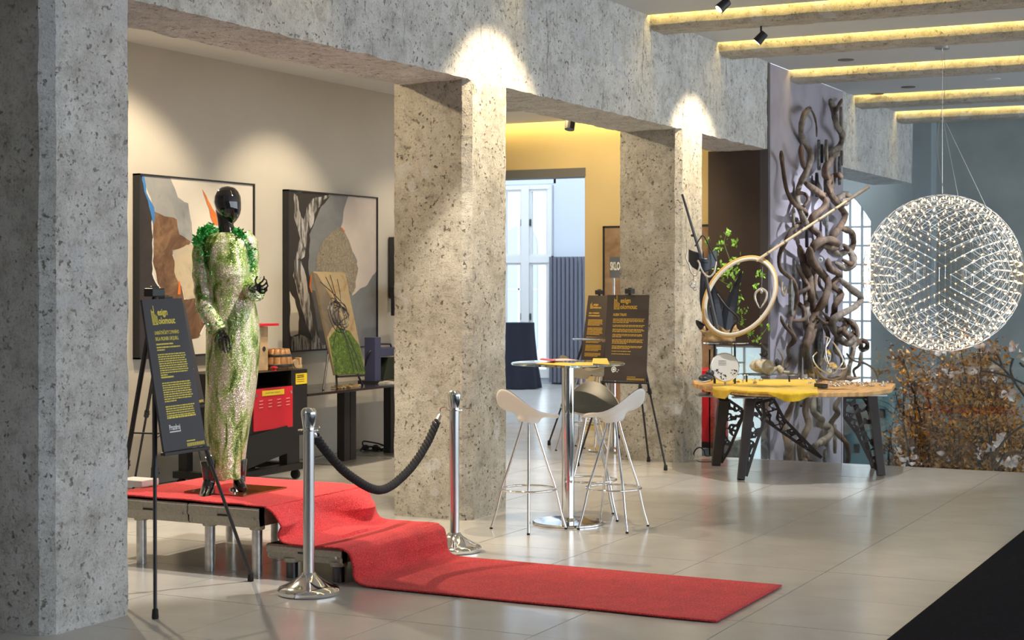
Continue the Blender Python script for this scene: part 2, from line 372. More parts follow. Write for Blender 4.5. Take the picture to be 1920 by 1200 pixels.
# main ceiling + cross beams
BX = [5.6, 8.0, 10.6, 13.12, 14.92, 17.2, 19.9, 22.05]
m = MB(); m.box((-3, -7, 4.03), (24.5, YF, 4.35)); ceiling = m.build('ceiling', M_ceil, kind='structure')
for i, x in enumerate(BX[1:]):
    zz = 3.865 if x < 18 else 3.85
    m = MB(); rough_prism(m, [(x, 4.1), (x, zz + .04), (x + .05, zz), (x + .33, zz), (x + .37, zz + .04), (x + .37, 4.1)], 'y', -4.0, YF, .045, .006)
    bo = m.build('ceiling_beam', M_concc, ceiling)
    s = MB(); s.box((x - .035, -4, 4.012), (x - .008, YF - .02, 4.03)); s.build('light_strip', M_strip, ceiling)
    # dropped panel between beams
    nx = (BX + [24.5])[i + 2] if i + 2 <= len(BX) else 24.5
    s = MB(); s.box((x + .40, -4, 3.985), (nx - .05, YF, 4.03)); s.build('ceiling_panel', M_ceil, ceiling)
for px, py in ((1586, 112), (1703, 163), (1644, 176), (1862, 148)):
    p = at(px, py, 3.985); m = MB(); m.lathe([(.055, -.004), (.085, -.006), (.085, 0), (.055, 0)], 20, p)
    r = thing('recessed_downlight', {1586: 'dark unlit recessed ceiling downlight, leftmost and nearest', 1703: 'recessed downlight glowing orange, right of a smaller lit one', 1644: 'small lit recessed downlight nearest the concrete column beam', 1862: 'pale recessed downlight, rightmost in the ceiling'}[px], 'ceiling light', p)
    m.build('bezel', M_black if px != 1862 else M_white, r, smooth=True)
    q = MB(); q.lathe([(0, .003), (.054, .003)], 16, p); q.build('lens', mat('downlight_lens', (.5, .35, .2), .3, emit=(1, .55, .25), estr=0 if px in (1586, 1862) else 2), r)
# walls
m = MB(); m.box((3.8, 8.6, 0), (16.5, 8.8, 3.7)); m.build('wall_back', M_plaster, kind='structure')
m = MB(); m.box((3.6, 6.0, 0), (3.8, 8.8, 3.7)); m.build('unseen_wall_left', M_plaster, kind='structure')  # out of view, added to block light from the pillars' left faces
m = MB(); m.box((3.6, YB, 3.58), (15.2, 8.8, 3.75)); m.box((15.2, YB, 3.46), (16.35, 8.8, 3.75)); m.build('ceiling_side_room', M_white, kind='structure')
s = MB(); s.box((16.36, YB, 3.50), (16.40, 8.6, 3.52)); s.build('trim_3', M_strip, kind='structure')
m = MB(); y1, y2 = 7.49, 8.6
m.box((16.5, 5.7, 0), (16.7, y1, 3.75)); m.box((16.5, y1, 2.88), (16.7, y2, 3.75)); m.build('wall_end', M_yplaster, kind='structure')
m = MB(); m.box((16.47, y1 - .01, 2.84), (16.72, y2, 2.94)); m.build('trim_4', mat('grey_lintel', (.16, .17, .19), .6), kind='structure')
m = MB(); m.box((16.5, 8.8, 0), (16.7, 14, 4.2)); m.box((16.7, 7.2, 0), (24.5, 7.4, 4.2)); m.box((16.5, 14, 0), (24.5, 14.2, 4.4)); m.build('wall_far_room', M_white, kind='structure')
m = MB(); m.box((-3.2, -7, 0), (-3, 9, 4.3)); m.box((-3.2, -7.2, 0), (1.2, -7, 4.3)); m.build('unseen_wall_rear', mat('unseen_wall_dark', (.16, .13, .09), .8), kind='structure')  # unseen dark walls, added to cut daylight on the pillars' side faces
# far room window wall (tall double casement) with the street front outside
M_wframe = mat('window_frame_paint', (.62, .64, .66), .5); M_bluewall = mat('pale_blue_wall', (.50, .56, .64), .8)
def casement(name, X, ya, yb, z0, z1, zt, cols, rows, arch=False, wall=None, fr=.07, mun=.022):
    """window in plane X, Y from ya (left) to yb (right); sashes and muntins as parts"""
    W = bpy.data.objects.new(name, None); C.objects.link(W); W.location = (X, ya, z0); W['kind'] = 'structure'
    lo, hi = min(ya, yb), max(ya, yb)
    m = MB(); m.box((X - .05, lo, z0), (X + .05, lo + fr, z1)); m.box((X - .05, hi - fr, z0), (X + .05, hi, z1)); m.box((X - .055, lo + .001, z0 + .001), (X + .055, hi - .001, z0 + fr * 1.4)); m.box((X - .055, lo + .001, z1 - fr), (X + .055, hi - .001, z1 - .002))
    m.box((X - .06, lo, zt - fr * .8), (X + .06, hi, zt + fr * .8)); m.box((X - .07, (lo + hi) / 2 - fr, z0 + .001), (X + .07, (lo + hi) / 2 + fr, z1 - .001)); m.build('window_frame', M_wframe, W)
    for s_ in (0, 1):
        a = lo + fr if s_ == 0 else (lo + hi) / 2 + fr; bb = (lo + hi) / 2 - fr if s_ == 0 else hi - fr
        for (c0, c1, rr) in ((z0 + fr * 1.4, zt - fr * .8, rows), (zt + fr * .8, z1 - fr, max(2, rows - 1))):
            m = MB()
            for y_ in (a, bb - .035): m.box((X - .03, y_, c0), (X + .03, y_ + .035, c1))
            for z_ in (c0, c1 - .035): m.box((X - .034, a + .001, z_ + .001), (X + .034, bb - .001, z_ + .034))
            sash = m.build('sash', M_wframe, W)
            m = MB(); m.box((X - .003, a + .03, c0 + .03), (X + .003, bb - .03, c1 - .03)); m.build('pane', M_glass, sash)
            m = MB(); m.box((X - .06, (bb - .03) if s_ == 0 else a, (c0 + c1) / 2 - .05), (X - .03, (bb - .01) if s_ == 0 else a + .02, (c0 + c1) / 2 + .06)); m.build('window_handle', M_black, sash)
    return W
WX = 23.75
casement('window_1', WX, 12.30, 11.36, .10, 3.25, 2.03, 2, 4)
casement('window_2', WX, 13.6, 12.6, .10, 3.25, 2.03, 2, 4)
m = MB(); m.box((WX, 7.4, 0), (WX + .25, 11.34, 4.2)); m.box((WX, 12.32, 0), (WX + .25, 12.58, 4.2)); m.box((WX, 11.3, 3.27), (WX + .25, 14, 4.2)); m.box((WX, 11.3, 0), (WX + .25, 14, .09)); m.build('wall_window', M_bluewall, kind='structure')
g_ = thing('ribbed_screen', 'grey-blue vertically ribbed screen right of the tall far window', 'screen', (WX - .1, 11.15, 0))
for i in range(9):
    m = MB(); y_ = 11.33 - i * .075; m.tube([(WX - .12, y_, .03), (WX - .12, y_, 2.07)], .034, 8); m.build('slat', mat('blue_grey_fabric', (.12, .13, .17), .8) if i == 0 else bpy.data.materials['blue_grey_fabric'], g_, smooth=True)
m = MB(); m.box((WX - .02, 10.9, 0), (WX - .07, 11.34, 2.05)); m.build('backing', bpy.data.materials['blue_grey_fabric'], g_)
# street building outside
fb = thing('street_building', 'pale arched building front seen through the tall far window', 'building', (29, 14, 0))
M_fac = mat('pale_facade', (.62, .62, .64), .8)
m = MB(); m.box((29, 8, -4), (29.5, 20, 9)); m.build('wall', M_fac, fb)
for k in range(6):
    for z_ in (.3, 4.0):
        y_ = 11.5 + k * 1.55; m = MB()
        pl = [(y_ - .4, z_), (y_ + .4, z_)] + [(y_ + .4 * math.cos(a), z_ + 2.1 + .4 * math.sin(a)) for a in [PI * i / 8 for i in range(9)]]
        m.prism(pl, lambda u, v, h: (28.97 + h, u, v), .06); f = m.build('window', mat('facade_window', (.38, .41, .46), .3) if 'facade_window' not in bpy.data.materials else bpy.data.materials['facade_window'], fb)
        m = MB(); m.box((28.95, y_ - .02, z_), (28.97, y_ + .02, z_ + 2.5)); m.box((28.95, y_ - .4, z_ + 1.2), (28.97, y_ + .4, z_ + 1.24)); m.build('muntin', M_fac, f)
# atrium beyond the balcony glass
EX = 23.5
wy0, wy1, wz0, wz1 = 6.06, 6.95, -.6, 3.02     # arched window
m = MB(); m.box((EX, -8, -3.6), (EX + .4, wy0, 4.4)); m.box((EX, wy0, -3.6), (EX + .4, 7.2, wz0)); m.box((EX, wy1, wz0), (EX + .4, 5.7 + 1.5, 4.4))
arc = [(wy0 + (wy1 - wy0) * i / 12, wz1 - .45 + .45 * math.sin(PI * i / 12)) for i in range(13)]
m.prism([(wy0, 4.4)] + arc + [(wy1, 4.4)], lambda u, v, h: (EX + h, u, v), .4)
m.build('wall_atrium', M_grey, kind='structure')
W3 = bpy.data.objects.new('window_3', None); C.objects.link(W3); W3.location = (EX, 6.5, 0); W3['kind'] = 'structure'
m = MB(); m.tube([(EX + .2, u, v) for u, v in arc], .05, 6); m.tube([(EX + .2, wy0, wz0), (EX + .2, wy0, wz1 - .45)], .05, 6); m.tube([(EX + .2, wy1, wz0), (EX + .2, wy1, wz1 - .45)], .05, 6); m.build('window_frame', M_wframe, W3)
for i in range(1, 5):
    y_ = wy0 + (wy1 - wy0) * i / 5; m = MB(); m.tube([(EX + .2, y_, wz0), (EX + .2, y_, wz1 - .06)], .022, 5); m.build('muntin', M_wframe, W3)
for i in range(12):
    z_ = wz0 + .28 * i; m = MB(); m.tube([(EX + .2, wy0, z_), (EX + .2, wy1, z_)], .018, 5); m.build('muntin', M_wframe, W3)
m = MB(); m.box((EX + .19, wy0, wz0), (EX + .195, wy1, wz1 - .3)); m.build('pane', M_glass, W3)
m = MB(); m.box((14.5, -8, -3.8), (24, 7.2, -3.6)); m.build('floor_atrium', mat('atrium_floor', (.10, .11, .12), .5), kind='structure')
m = MB(); m.box((14.45, -8, -3.6), (14.495, YF + .25, -.35)); m.box((14.3, -8, -.35), (14.5, YF + .25, -.006)); m.build('trim_5', M_white, kind='structure')
m = MB(); m.box((16.7, 7.0, -3.6), (23.5, 7.2, 4.2)); m.box((14.5, 7.0, -3.6), (16.7, 7.2, -.3)); m.build('wall_void', M_bluewall, kind='structure')
p = aX(1727, 300, 22.9)
m = MB(); m.box((22.95, p.y - .13, -3.6), (23.3, p.y + .13, 3.98)); m.build('light_column', M_lgrey, label='pale blue-grey square column behind the glowing sphere', cat='column', kind='thing')
# lockers down in the void
lk = thing('locker_bank', 'blue-green bank of lockers seen low behind the balcony glass', 'lockers', (22.3, 5.2, -2))
M_teal = mat('teal_laminate', (.16, .30, .31), .4, 0, .08, 3)
pA = aX(1640, 735, 22); pB = aX(1748, 712, 22)
m = MB(); m.box((22.05, pB.y, -3.6), (22.7, 6.0, .12)); m.build('carcass', M_teal, lk)
for i in range(5):
    for j in range(3):
        y_ = 5.95 - i * .36; z_ = .1 - j * .5; m = MB(); m.box((22.02, y_ - .35, z_ - .48), (22.05, y_, z_)); dr = m.build('door', M_teal, lk)
        m = MB(); m.box((21.98, y_ - .12, z_ - .3), (22.02, y_ - .05, z_ - .18)); m.build('handle', M_black, dr)
# mauve/brown partition box with bottom of brown side at rail height
m = MB(); m.box((16.43, YF, -3.6), (19.35, YF + .06, 3.98)); pn = m.build('mauve_partition', M_mauve, label='tall mauve panel behind the driftwood sculpture', cat='panel', kind='thing')
m = MB(); m.box((16.40, YF - .01, -3.6), (16.47, YF + .08, 3.98)); m.build('edge_strip', mat('grey_mauve_trim', (.10, .09, .10), .5), pn)
m = MB(); m.box((16.40, YF + .08, .98), (16.43, YF + .66, 3.06)); m.build('brown_side_panel', M_brown, label='dark brown wall panel right of the third concrete pillar', cat='panel', kind='thing')
# sepia wall picture and stand sign in the side room
pc = thing('sepia_wall_picture', 'large sepia brown picture on the ochre wall behind the third pillar', 'picture', (16.49, 6.6, 1.2))
m = MB(); m.box((16.46, 5.93, .25), (16.495, 7.24, 2.27)); m.build('canvas', blotch('sepia_print', [(.20, .12, .07), (.34, .22, .14), (.42, .30, .2)], 2.5), pc)
m = MB()
for a, c in (((16.45, 5.92, .24), (16.5, 5.94, 2.28)), ((16.45, 7.23, .24), (16.5, 7.25, 2.28)), ((16.45, 5.92, 2.26), (16.5, 7.25, 2.28))): m.box(a, c)
m.build('frame', M_black, pc)

# ------------------------------------------------------------------ text
def text_mesh(body, size=1.0, align='LEFT', bold=0.0, sx=1.0):
    cu = bpy.data.curves.new('t', 'FONT'); cu.body = body; cu.size = size; cu.align_x = align; cu.offset = bold; cu.resolution_u = 3
    o = bpy.data.objects.new('t', cu); C.objects.link(o); dg = bpy.context.evaluated_depsgraph_get()
    me = bpy.data.meshes.new_from_object(o.evaluated_get(dg)); vs_ = [(v.co.x * sx, v.co.y) for v in me.vertices]; fs = [tuple(p.vertices) for p in me.polygons]
    bpy.data.objects.remove(o); bpy.data.meshes.remove(me); return vs_, fs
def put_text(mb, body, x, y, size, fn, bold=0, sx=1.0, width=None):
    vs_, fs = text_mesh(body, size, bold=bold, sx=sx)
    if width and vs_:
        k = width / max(v[0] for v in vs_); vs_ = [(v[0] * k, v[1]) for v in vs_]
    mb.add([fn(x + u, y + v) for u, v in vs_], fs)
def rect(mb, x0, y0, x1, y1, fn): mb.add([fn(x0, y0), fn(x1, y0), fn(x1, y1), fn(x0, y1)], [(0, 1, 2, 3)])
def logo(mb, x, y, s, fn):
    """two-line stencil logo; s = width"""
    put_text(mb, 'esign', x + s * .27, y + s * .27, s * .27, fn, bold=s * .008, width=s * .44)
    put_text(mb, 'olomouc', x + s * .27, y + s * .02, s * .27, fn, bold=s * .008, width=s * .73)
    for i, (h0, h1) in enumerate(((.04, .44), (.0, .40), (.06, .56), (.0, .30), (.03, .26))):
        rect(mb, x + s * (.0 + i * .052), y + s * h0, x + s * (.03 + i * .052), y + s * h1, fn)
    rect(mb, x, y + s * .0, x + s * .25, y + s * .03, fn); rect(mb, x, y + s * .36, x + s * .13, y + s * .39, fn)
def paragraph(mb, x, y, w, lines, lh, fn, rnd, last=.5, th=.5):
    """small print too fine to read: word-length strokes"""
    for i in range(lines):
        ww = w * (last if i == lines - 1 else rnd.uniform(.93, 1)); cx_ = 0
        while cx_ < ww:
            l = rnd.uniform(.03, .11) * w; l = min(l, ww - cx_)
            if l < .012 * w: break
            rect(mb, x + cx_, y - i * lh, x + cx_ + l, y - i * lh + lh * th, fn); cx_ += l + .014 * w
    return y - lines * lh
def board(name, label, tl, tr, br, bl, mb_mat, pm, kind_no, group=None):
    tl, tr, br, bl = map(V, (tl, tr, br, bl)); n = (tr - tl).cross(bl - tl).normalized()
    if n.dot(EYEP - tl) < 0: n = -n
    W = (tr - tl).length; Hh = (bl - tl).length
    def fn0(s, t, h=0): return bl.lerp(br, s).lerp(tl.lerp(tr, s), t) + n * h
    def fn(x, y, h=.0012): return fn0(x / W, y / Hh, h)
    t_ = thing(name, label, 'sign', bl, group)
    m = MB(); m.add([fn0(0, 0, 0), fn0(1, 0, 0), fn0(1, 1, 0), fn0(0, 1, 0), fn0(0, 0, -.012), fn0(1, 0, -.012), fn0(1, 1, -.012), fn0(0, 1, -.012)], [(0, 1, 2, 3), (7, 6, 5, 4), (0, 4, 5, 1), (1, 5, 6, 2), (2, 6, 7, 3), (3, 7, 4, 0)])
    m.build('panel', mb_mat, t_)
    m = MB(); rnd = random.Random(kind_no); logo(m, W * .17, Hh * .83, W * .56, fn); m.build('logo', pm, t_)
    m = MB()
    if kind_no == 1:
        put_text(m, 'UNIKÁTNÍ ŠATY Z PIVNÍHO', W * .18, Hh * .765, W * .08, fn, bold=.0006, width=W * .60)
        put_text(m, 'SKLA PILSNER URQUELL', W * .18, Hh * .725, W * .08, fn, bold=.0006, width=W * .57)
        m.build('title', pm, t_); m = MB()
        paragraph(m, W * .18, Hh * .695, W * .42, 1, Hh * .017, fn, rnd, 1, .6); paragraph(m, W * .18, Hh * .675, W * .62, 2, Hh * .017, fn, rnd, .3)
        y = paragraph(m, W * .18, Hh * .628, W * .70, 10, Hh * .0150, fn, rnd, .25); y = paragraph(m, W * .18, y - Hh * .002, W * .3, 1, Hh * .017, fn, rnd, 1, .65)
        y = paragraph(m, W * .18, y - Hh * .02, W * .70, 9, Hh * .0150, fn, rnd, .4); y = paragraph(m, W * .18, y - Hh * .02, W * .70, 5, Hh * .0150, fn, rnd, .95); paragraph(m, W * .18, y, W * .68, 1, Hh * .017, fn, rnd, 1, .65)
        m.build('small_print', pm, t_, kind='stuff')
        m = MB(); put_text(m, 'Prazdroj', W * .19, Hh * .135, W * .12, fn, bold=.001, width=W * .26); rect(m, W * .19, Hh * .118, W * .45, Hh * .126, fn); m.build('sponsor_mark', M_wprint, t_)
    elif kind_no == 2:
        put_text(m, 'ALIEN TALKS', W * .16, Hh * .755, W * .075, fn, bold=.0012, width=W * .32); m.build('title', pm, t_); m = MB(); y = Hh * .715
        for ln, la in ((4, .5), (2, .95), (3, .9), (3, .3), (4, .45), (3, .55), (1, .6), (1, .6)): y = paragraph(m, W * .16, y, W * .76, ln, Hh * .0145, fn, rnd, la) - Hh * .017
        m.build('small_print', pm, t_, kind='stuff')
        m = MB(); m.add([fn(W * .23 + W * .06 * math.cos(a) * rr, Hh * .13 + W * .06 * math.sin(a) * rr) for rr in (1, .72) for a in [2 * PI * i / 16 for i in range(16)]], [(i, (i + 1) % 16, 16 + (i + 1) % 16, 16 + i) for i in range(16)])
        m.add([fn(W * .23 + W * .028 * math.cos(a), Hh * .13 + W * .028 * math.sin(a)) for a in [2 * PI * i / 12 for i in range(12)]], [tuple(range(12))])
        for dx, dy in ((-.04, .085), (.1, -.02), (.07, -.06), (-.03, -.07)): rect(m, W * (.23 + dx), Hh * .13 + W * dy, W * (.255 + dx), Hh * .13 + W * (dy + .02), fn)
        m.build('round_emblem', M_wprint, t_)
    else:
        put_text(m, 'SKLO - PORCELÁN', W * .14, Hh * .765, W * .08, fn, bold=.0012, width=W * .5); put_text(m, 'WORKSHOP', W * .14, Hh * .73, W * .08, fn, bold=.0012, width=W * .55); m.build('title', pm, t_)
        m = MB(); y = Hh * .68
        for ln in (5, 6, 5, 5, 3): y = paragraph(m, W * .14, y, W * .72, ln, Hh * .0165, fn, rnd, .8) - Hh * .02
        m.build('small_print', pm, t_, kind='stuff')
    m = MB()
    for i in range(14): rect(m, W * (.55 + i * .03), Hh * .012, W * (.567 + i * .03), Hh * .035, fn)
    rect(m, W * .55, Hh * .045, W * .75, Hh * .052, fn); m.build('yellow_stripe_print', pm, t_)
    return t_
def easel(label, top, feet, ledge, led_w, wdir, mark=None):
    """tripod easel: top point, three feet, ledge centre and half width along wdir"""
    top = V(top); E = thing('folding_easel', label, 'easel', (top.x, top.y, 0)); wdir = V(wdir)
    for f in feet:
        f = V(f); mid = top.lerp(f, .56); L = bpy.data.objects
        m = MB(); m.tube([top, mid], .013, 8); m.tube([mid, f + V((0, 0, .03))], .0095, 8); leg = m.build('leg', M_black, E, smooth=True)
        m = MB(); d = (f - top).normalized(); m.tube([mid - d * .03, mid + d * .02], .019, 8); m.tube([mid, mid + wdir * .03], .007, 6); m.build('clamp', M_black, leg)
        m = MB(); m.lathe([(.015, 0), (.018, .006), (.015, .045), (.010, .05)], 10, f); m.build('rubber_foot', M_rubber, leg, smooth=True)
    m = MB(); a = V(ledge); m.beam(a - wdir * led_w, a + wdir * led_w, .03, .018); m.build('ledge', M_black, E, bevel=.003)
    m = MB(); m.box(top - V((.05, .03, .0)), top + V((.05, .03, .045))); m.beam(top + V((-.03, 0, .04)), top + V((.03, 0, .04)), .02, .03); m.build('top_clip', M_black, E, bevel=.006)
    m = MB(); hub = top.lerp(sum((V(f) for f in feet), V()) / 3, .45); 
    for f in feet: m.beam(hub, top.lerp(V(f), .45), .012, .008)
    m.build('spreader', M_black, E)
    return E
# first board (left): plane roughly along X, leaning back
def footY(px, Y): p_ = aY(px, 900, Y); p_.z = 0; return p_
def lean_board(BLp, BRp, TLp, TRp, Yb):
    bl = aY(*BLp, Yb); br = aY(*BRp, Yb)
    # find top Y such that TL.x == bl.x
    lo, hi = Yb - .4, Yb + .9
    for _ in range(50):
        mid = (lo + hi) / 2
        if aY(*TLp, mid).x < bl.x: lo = mid
        else: hi = mid
    tl = aY(*TLp, mid); tr = aY(*TRp, mid)
    return tl, tr, br, bl
c1 = lean_board((308, 848), (387, 835), (266, 562), (341, 559), 5.20)
board('sign_board', 'tilted dark board with yellow print about the beer-glass dress, in front of the mannequin', *c1, M_board, M_yell, 1)
tp = (c1[0] + c1[1]) / 2 + V((0, .05, .01))
f1 = at(291, 1160); f2 = at(470, 1090)
easel('black tripod easel carrying the tilted board in front of the mannequin', tp, [f1, f2, (tp.x + .1, tp.y + .42, 0)], (c1[2] + c1[3]) / 2 + V((0, 0, -.012)), .18, (1, 0, 0))
# second board, mostly hidden behind the first
c2 = lean_board((330, 766), (384, 755), (291, 572), (346, 568), 7.35)
board('sign_board', 'second dark board whose edge peeks out behind the tilted board', *c2, M_board, M_yell, 3)
tp2 = (c2[0] + c2[1]) / 2 + V((0, .04, .01))
easel('thick-legged black easel behind the tilted board, its legs by the left pillar', tp2, [footY(248, 8.2), footY(400, 7.1), footY(283, 8.3)], (c2[2] + c2[3]) / 2 + V((0, 0, -.012)), .2, (1, 0, 0))
# third board (alien talks)
XB = 13.0
def lean_boardX(BLp, BRp, TLp, TRp, Xb, tilt):
    return aX(*TLp, Xb + tilt), aX(*TRp, Xb + tilt), aX(*BRp, Xb), aX(*BLp, Xb)
c3 = lean_boardX((1132, 713), (1211, 716), (1139, 553), (1217, 553), 13.05, .16)
board('sign_board', 'dark brown board headed ALIEN TALKS in front of third pillar', *c3, M_board2, M_yell2, 2)
tp3 = (c3[0] + c3[1]) / 2 + V((.04, 0, .01)); lg = (c3[2] + c3[3]) / 2
easel('black tripod easel carrying the ALIEN TALKS board', tp3, [at(1216, 866), at(1248, 882), at(1083, 874)], lg + V((-.01, 0, -.012)), .22, (0, 1, 0))
c4 = lean_boardX((1086, 700), (1131, 702), (1103, 554), (1139, 554), 14.9, .25)
board('sign_board', 'smaller-looking dark board behind and left of the ALIEN TALKS board', *c4, M_board2, M_yell2, 4)
tp4 = (c4[0] + c4[1]) / 2 + V((.04, 0, .01)); lg = (c4[2] + c4[3]) / 2
easel('black tripod easel holding the board left of the ALIEN TALKS board', tp4, [(14.75, lg.y + .4, 0), (14.75, lg.y - .3, 0), (15.6, lg.y, 0)], lg + V((-.01, 0, -.012)), .22, (0, 1, 0))
# SKLO-PORC sign on a stand
ss = thing('stand_sign', 'blue-grey sign reading SKLO-PORC on a thin stand, half behind third pillar', 'sign', (15.6, 6.7, 0))
a_ = aX(1143, 482, 15.6); b_ = aX(1200, 521, 15.6)
m = MB(); m.box((15.6, b_.y, b_.z), (15.62, a_.y, a_.z)); m.build('panel', mat('slate_blue', (.11, .125, .17), .6), ss)
m = MB(); put_text(m, 'SKLO-PORCELÁN', .008, .085, .115, lambda x, y: V((15.597, a_.y - x, b_.z + y)), bold=.004, width=.36); m.build('lettering', M_wprint, ss)
m = MB(); q_ = aX(1147, 521, 15.61); m.tube([(15.61, q_.y - .02, 0), (15.61, q_.y - .02, b_.z)], .016, 8); m.build('pole', M_galv, ss); m = MB(); m.lathe([(.14, 0), (.14, .012), (.02, .02)], 20, (15.61, q_.y - .02, 0)); m.build('base', M_galv, ss)

# ------------------------------------------------------------------ paintings
def painting(label, x0, x1, z0, z1, base, shapes, edge):
    t_ = thing('framed_painting', label, 'painting', ((x0 + x1) / 2, 8.57, z0)); W = x1 - x0; Hh = z1 - z0
    m = MB(); m.box((x0 + .012, 8.545, z0 + .012), (x1 - .012, 8.6, z1 - .012)); m.build('canvas', base, t_)
    m = MB()
    for a, c in (((x0, 8.53, z0), (x0 + .014, 8.6, z1)), ((x1 - .014, 8.53, z0), (x1, 8.6, z1)), ((x0, 8.53, z0), (x1, 8.6, z0 + .014)), ((x0, 8.53, z1 - .014), (x1, 8.6, z1))): m.box(a, c)
    m.build('frame', edge, t_)
    for k, (mt, poly) in enumerate(shapes):
        # subdivide and roughen outline
        pl = []
        for i, (p, q) in enumerate(zip(poly, poly[1:] + poly[:1])):
            n = max(1, int(math.dist(p, q) / .03))
            for j in range(n):
                tt = j / n; u, v = p[0] + (q[0] - p[0]) * tt, p[1] + (q[1] - p[1]) * tt
                d = noise.noise_vector(V((u * 14 + k, v * 14, k * 3.3))) * .019; u = min(.992, max(.008, u + d.x)); v = min(.992, max(.008, v + d.y)); pl.append((u, v))
        m = MB(); m.add([(x0 + W * u, 8.5445 - k * .0006, z0 + Hh * v) for u, v in pl], [tuple(range(len(pl)))]); m.build('paint_patch', mt, t_)
    return t_
pA0 = aY(258, 325, 8.55); pA1 = aY(475, 347, 8.55); zA1 = pA0.z; zA0 = aY(258, 674, 8.55).z
c_white = mat('canvas_cream', (.66, .60, .51), .7, 0, .06, 3); c_grey = blotch('paint_grey', [(.22, .22, .22), (.31, .31, .30), (.36, .34, .31)], 3)
c_brown = blotch('paint_brown', [(.07, .035, .018), (.15, .075, .035), (.28, .16, .08)], 3); c_beige = blotch('paint_beige', [(.36, .31, .23), (.52, .42, .27), (.44, .39, .31)], 5)
c_black = blotch('paint_umber', [(.022, .018, .016), (.04, .03, .026)], 3); c_blue = mat('paint_blue', (.05, .20, .48), .6); c_or = blotch('paint_orange', [(.7, .22, .03), (.60, .12, .02)], 4); c_wh = mat('paint_white', (.78, .74, .68), .6)
U = lambda pts, x0, x1, y0, y1: [((x - x0) / (x1 - x0), (y1 - y) / (y1 - y0)) for x, y in pts]
# painting A in zoom coordinates (left 55..703, top 80..1130, sheared by perspective: handled approximately)
def UA(pts): return [((x - 55) / 648.0 * (1.0 + .06 * (703 - x) / 648), 1 - ((y - 80 - (x - 55) * .09) / (1055 - (x - 55) * .0 - (x - 55) * .09 - 0))) for x, y in pts]
painting('abstract painting in cream, brown and grey with blue edge behind the mannequin', pA0.x, pA1.x, zA0, zA1, c_white, [
    (c_grey, UA([(80, 85), (215, 98), (250, 210), (310, 250), (325, 330), (335, 470), (300, 520), (200, 560), (120, 480), (130, 290)])),
    (c_black, UA([(55, 82), (78, 84), (100, 210), (125, 300), (122, 560), (130, 660), (165, 760), (175, 1130), (55, 1135)])),
    (c_brown, UA([(130, 290), (250, 345), (262, 420), (320, 470), (310, 500), (228, 520), (235, 640), (262, 700), (290, 800), (350, 800), (440, 770), (445, 900), (370, 1025), (160, 1090), (165, 760), (125, 560)])),
    (c_beige, UA([(225, 525), (340, 478), (385, 470), (500, 560), (480, 740), (350, 805), (290, 790), (235, 640)])),
    (c_blue, UA([(76, 84), (84, 86), (100, 190), (130, 280), (124, 370), (116, 350), (100, 230), (80, 150)])),
    (c_or, UA([(385, 160), (400, 185), (450, 290), (490, 350), (488, 380), (452, 375), (430, 290)])),
    (c_or, UA([(252, 690), (262, 700), (262, 780), (248, 780)])),
    (c_wh, UA([(120, 440), (124, 440), (128, 640), (175, 755), (168, 757), (124, 650)])),
    (c_wh, UA([(370, 1000), (440, 900), (444, 906), (376, 1008)]))], M_black)
pB0 = aY(538, 355, 8.55); pB1 = aY(706, 370, 8.55); zB1 = pB0.z; zB0 = aY(538, 661, 8.55).z
c_silv = blotch('paint_silver_strokes', [(.03, .025, .025), (.05, .045, .04), (.42, .39, .36), (.60, .56, .52)], 5, 1.6, stretch=(2.2, 1, .45)); c_umb = mat('paint_black_brown', (.028, .024, .022), .5); c_mid = blotch('paint_slate', [(.17, .175, .175), (.22, .22, .22)], 2)
c_dk = mat('paint_charcoal', (.085, .08, .075), .6); c_rock = blotch('paint_rock', [(.10, .085, .06), (.34, .28, .19), (.18, .15, .11), (.42, .36, .27)], 26, .2)
c_pink = mat('paint_pale_pink', (.56, .48, .42), .7, 0, .05, 6)
def UB(pts): return [((x - 115) / 505.0, 1 - (y - 75 - (x - 115) * .085) / (915 - (x - 115) * .15)) for x, y in pts]
painting('abstract painting with silver-black brush strokes and rock shape, right of the mannequin', pB0.x, pB1.x, zB0, zB1, c_mid, [
    (c_pink, UB([(445, 105), (620, 118), (620, 530), (560, 610), (470, 670), (500, 480), (405, 280)])),
    (c_dk, UB([(130, 640), (330, 650), (350, 960), (130, 985)])),
    (c_white, UB([(128, 560), (150, 680), (190, 780), (180, 900), (128, 880)])),
    (c_rock, UB([(385, 288), (430, 315), (470, 420), (505, 520), (490, 620), (470, 660), (380, 560), (262, 530), (270, 450), (310, 360)])),
    (c_umb, UB([(118, 80), (350, 98), (300, 170), (262, 250), (230, 330), (226, 540), (250, 700), (290, 945), (330, 975), (118, 985)])),
    (c_white, UB([(128, 640), (150, 690), (178, 790), (170, 880), (128, 900)])),
    (c_silv, UB([(145, 100), (165, 120), (172, 180), (192, 245), (215, 170), (238, 135), (345, 98), (300, 150), (262, 220), (240, 290), (218, 330), (208, 450), (155, 465), (178, 350), (150, 240)])),
    (c_silv, UB([(152, 450), (182, 470), (208, 560), (228, 700), (245, 800), (268, 900), (300, 945), (250, 935), (215, 840), (188, 740), (165, 640), (140, 570)])),
    (c_silv, UB([(135, 900), (180, 895), (215, 915), (350, 955), (340, 972), (135, 985)])),
    (c_or, UB([(403, 285), (412, 285), (428, 312), (415, 312)])), (c_or, UB([(228, 560), (238, 560), (245, 650), (236, 655)]))], M_black)

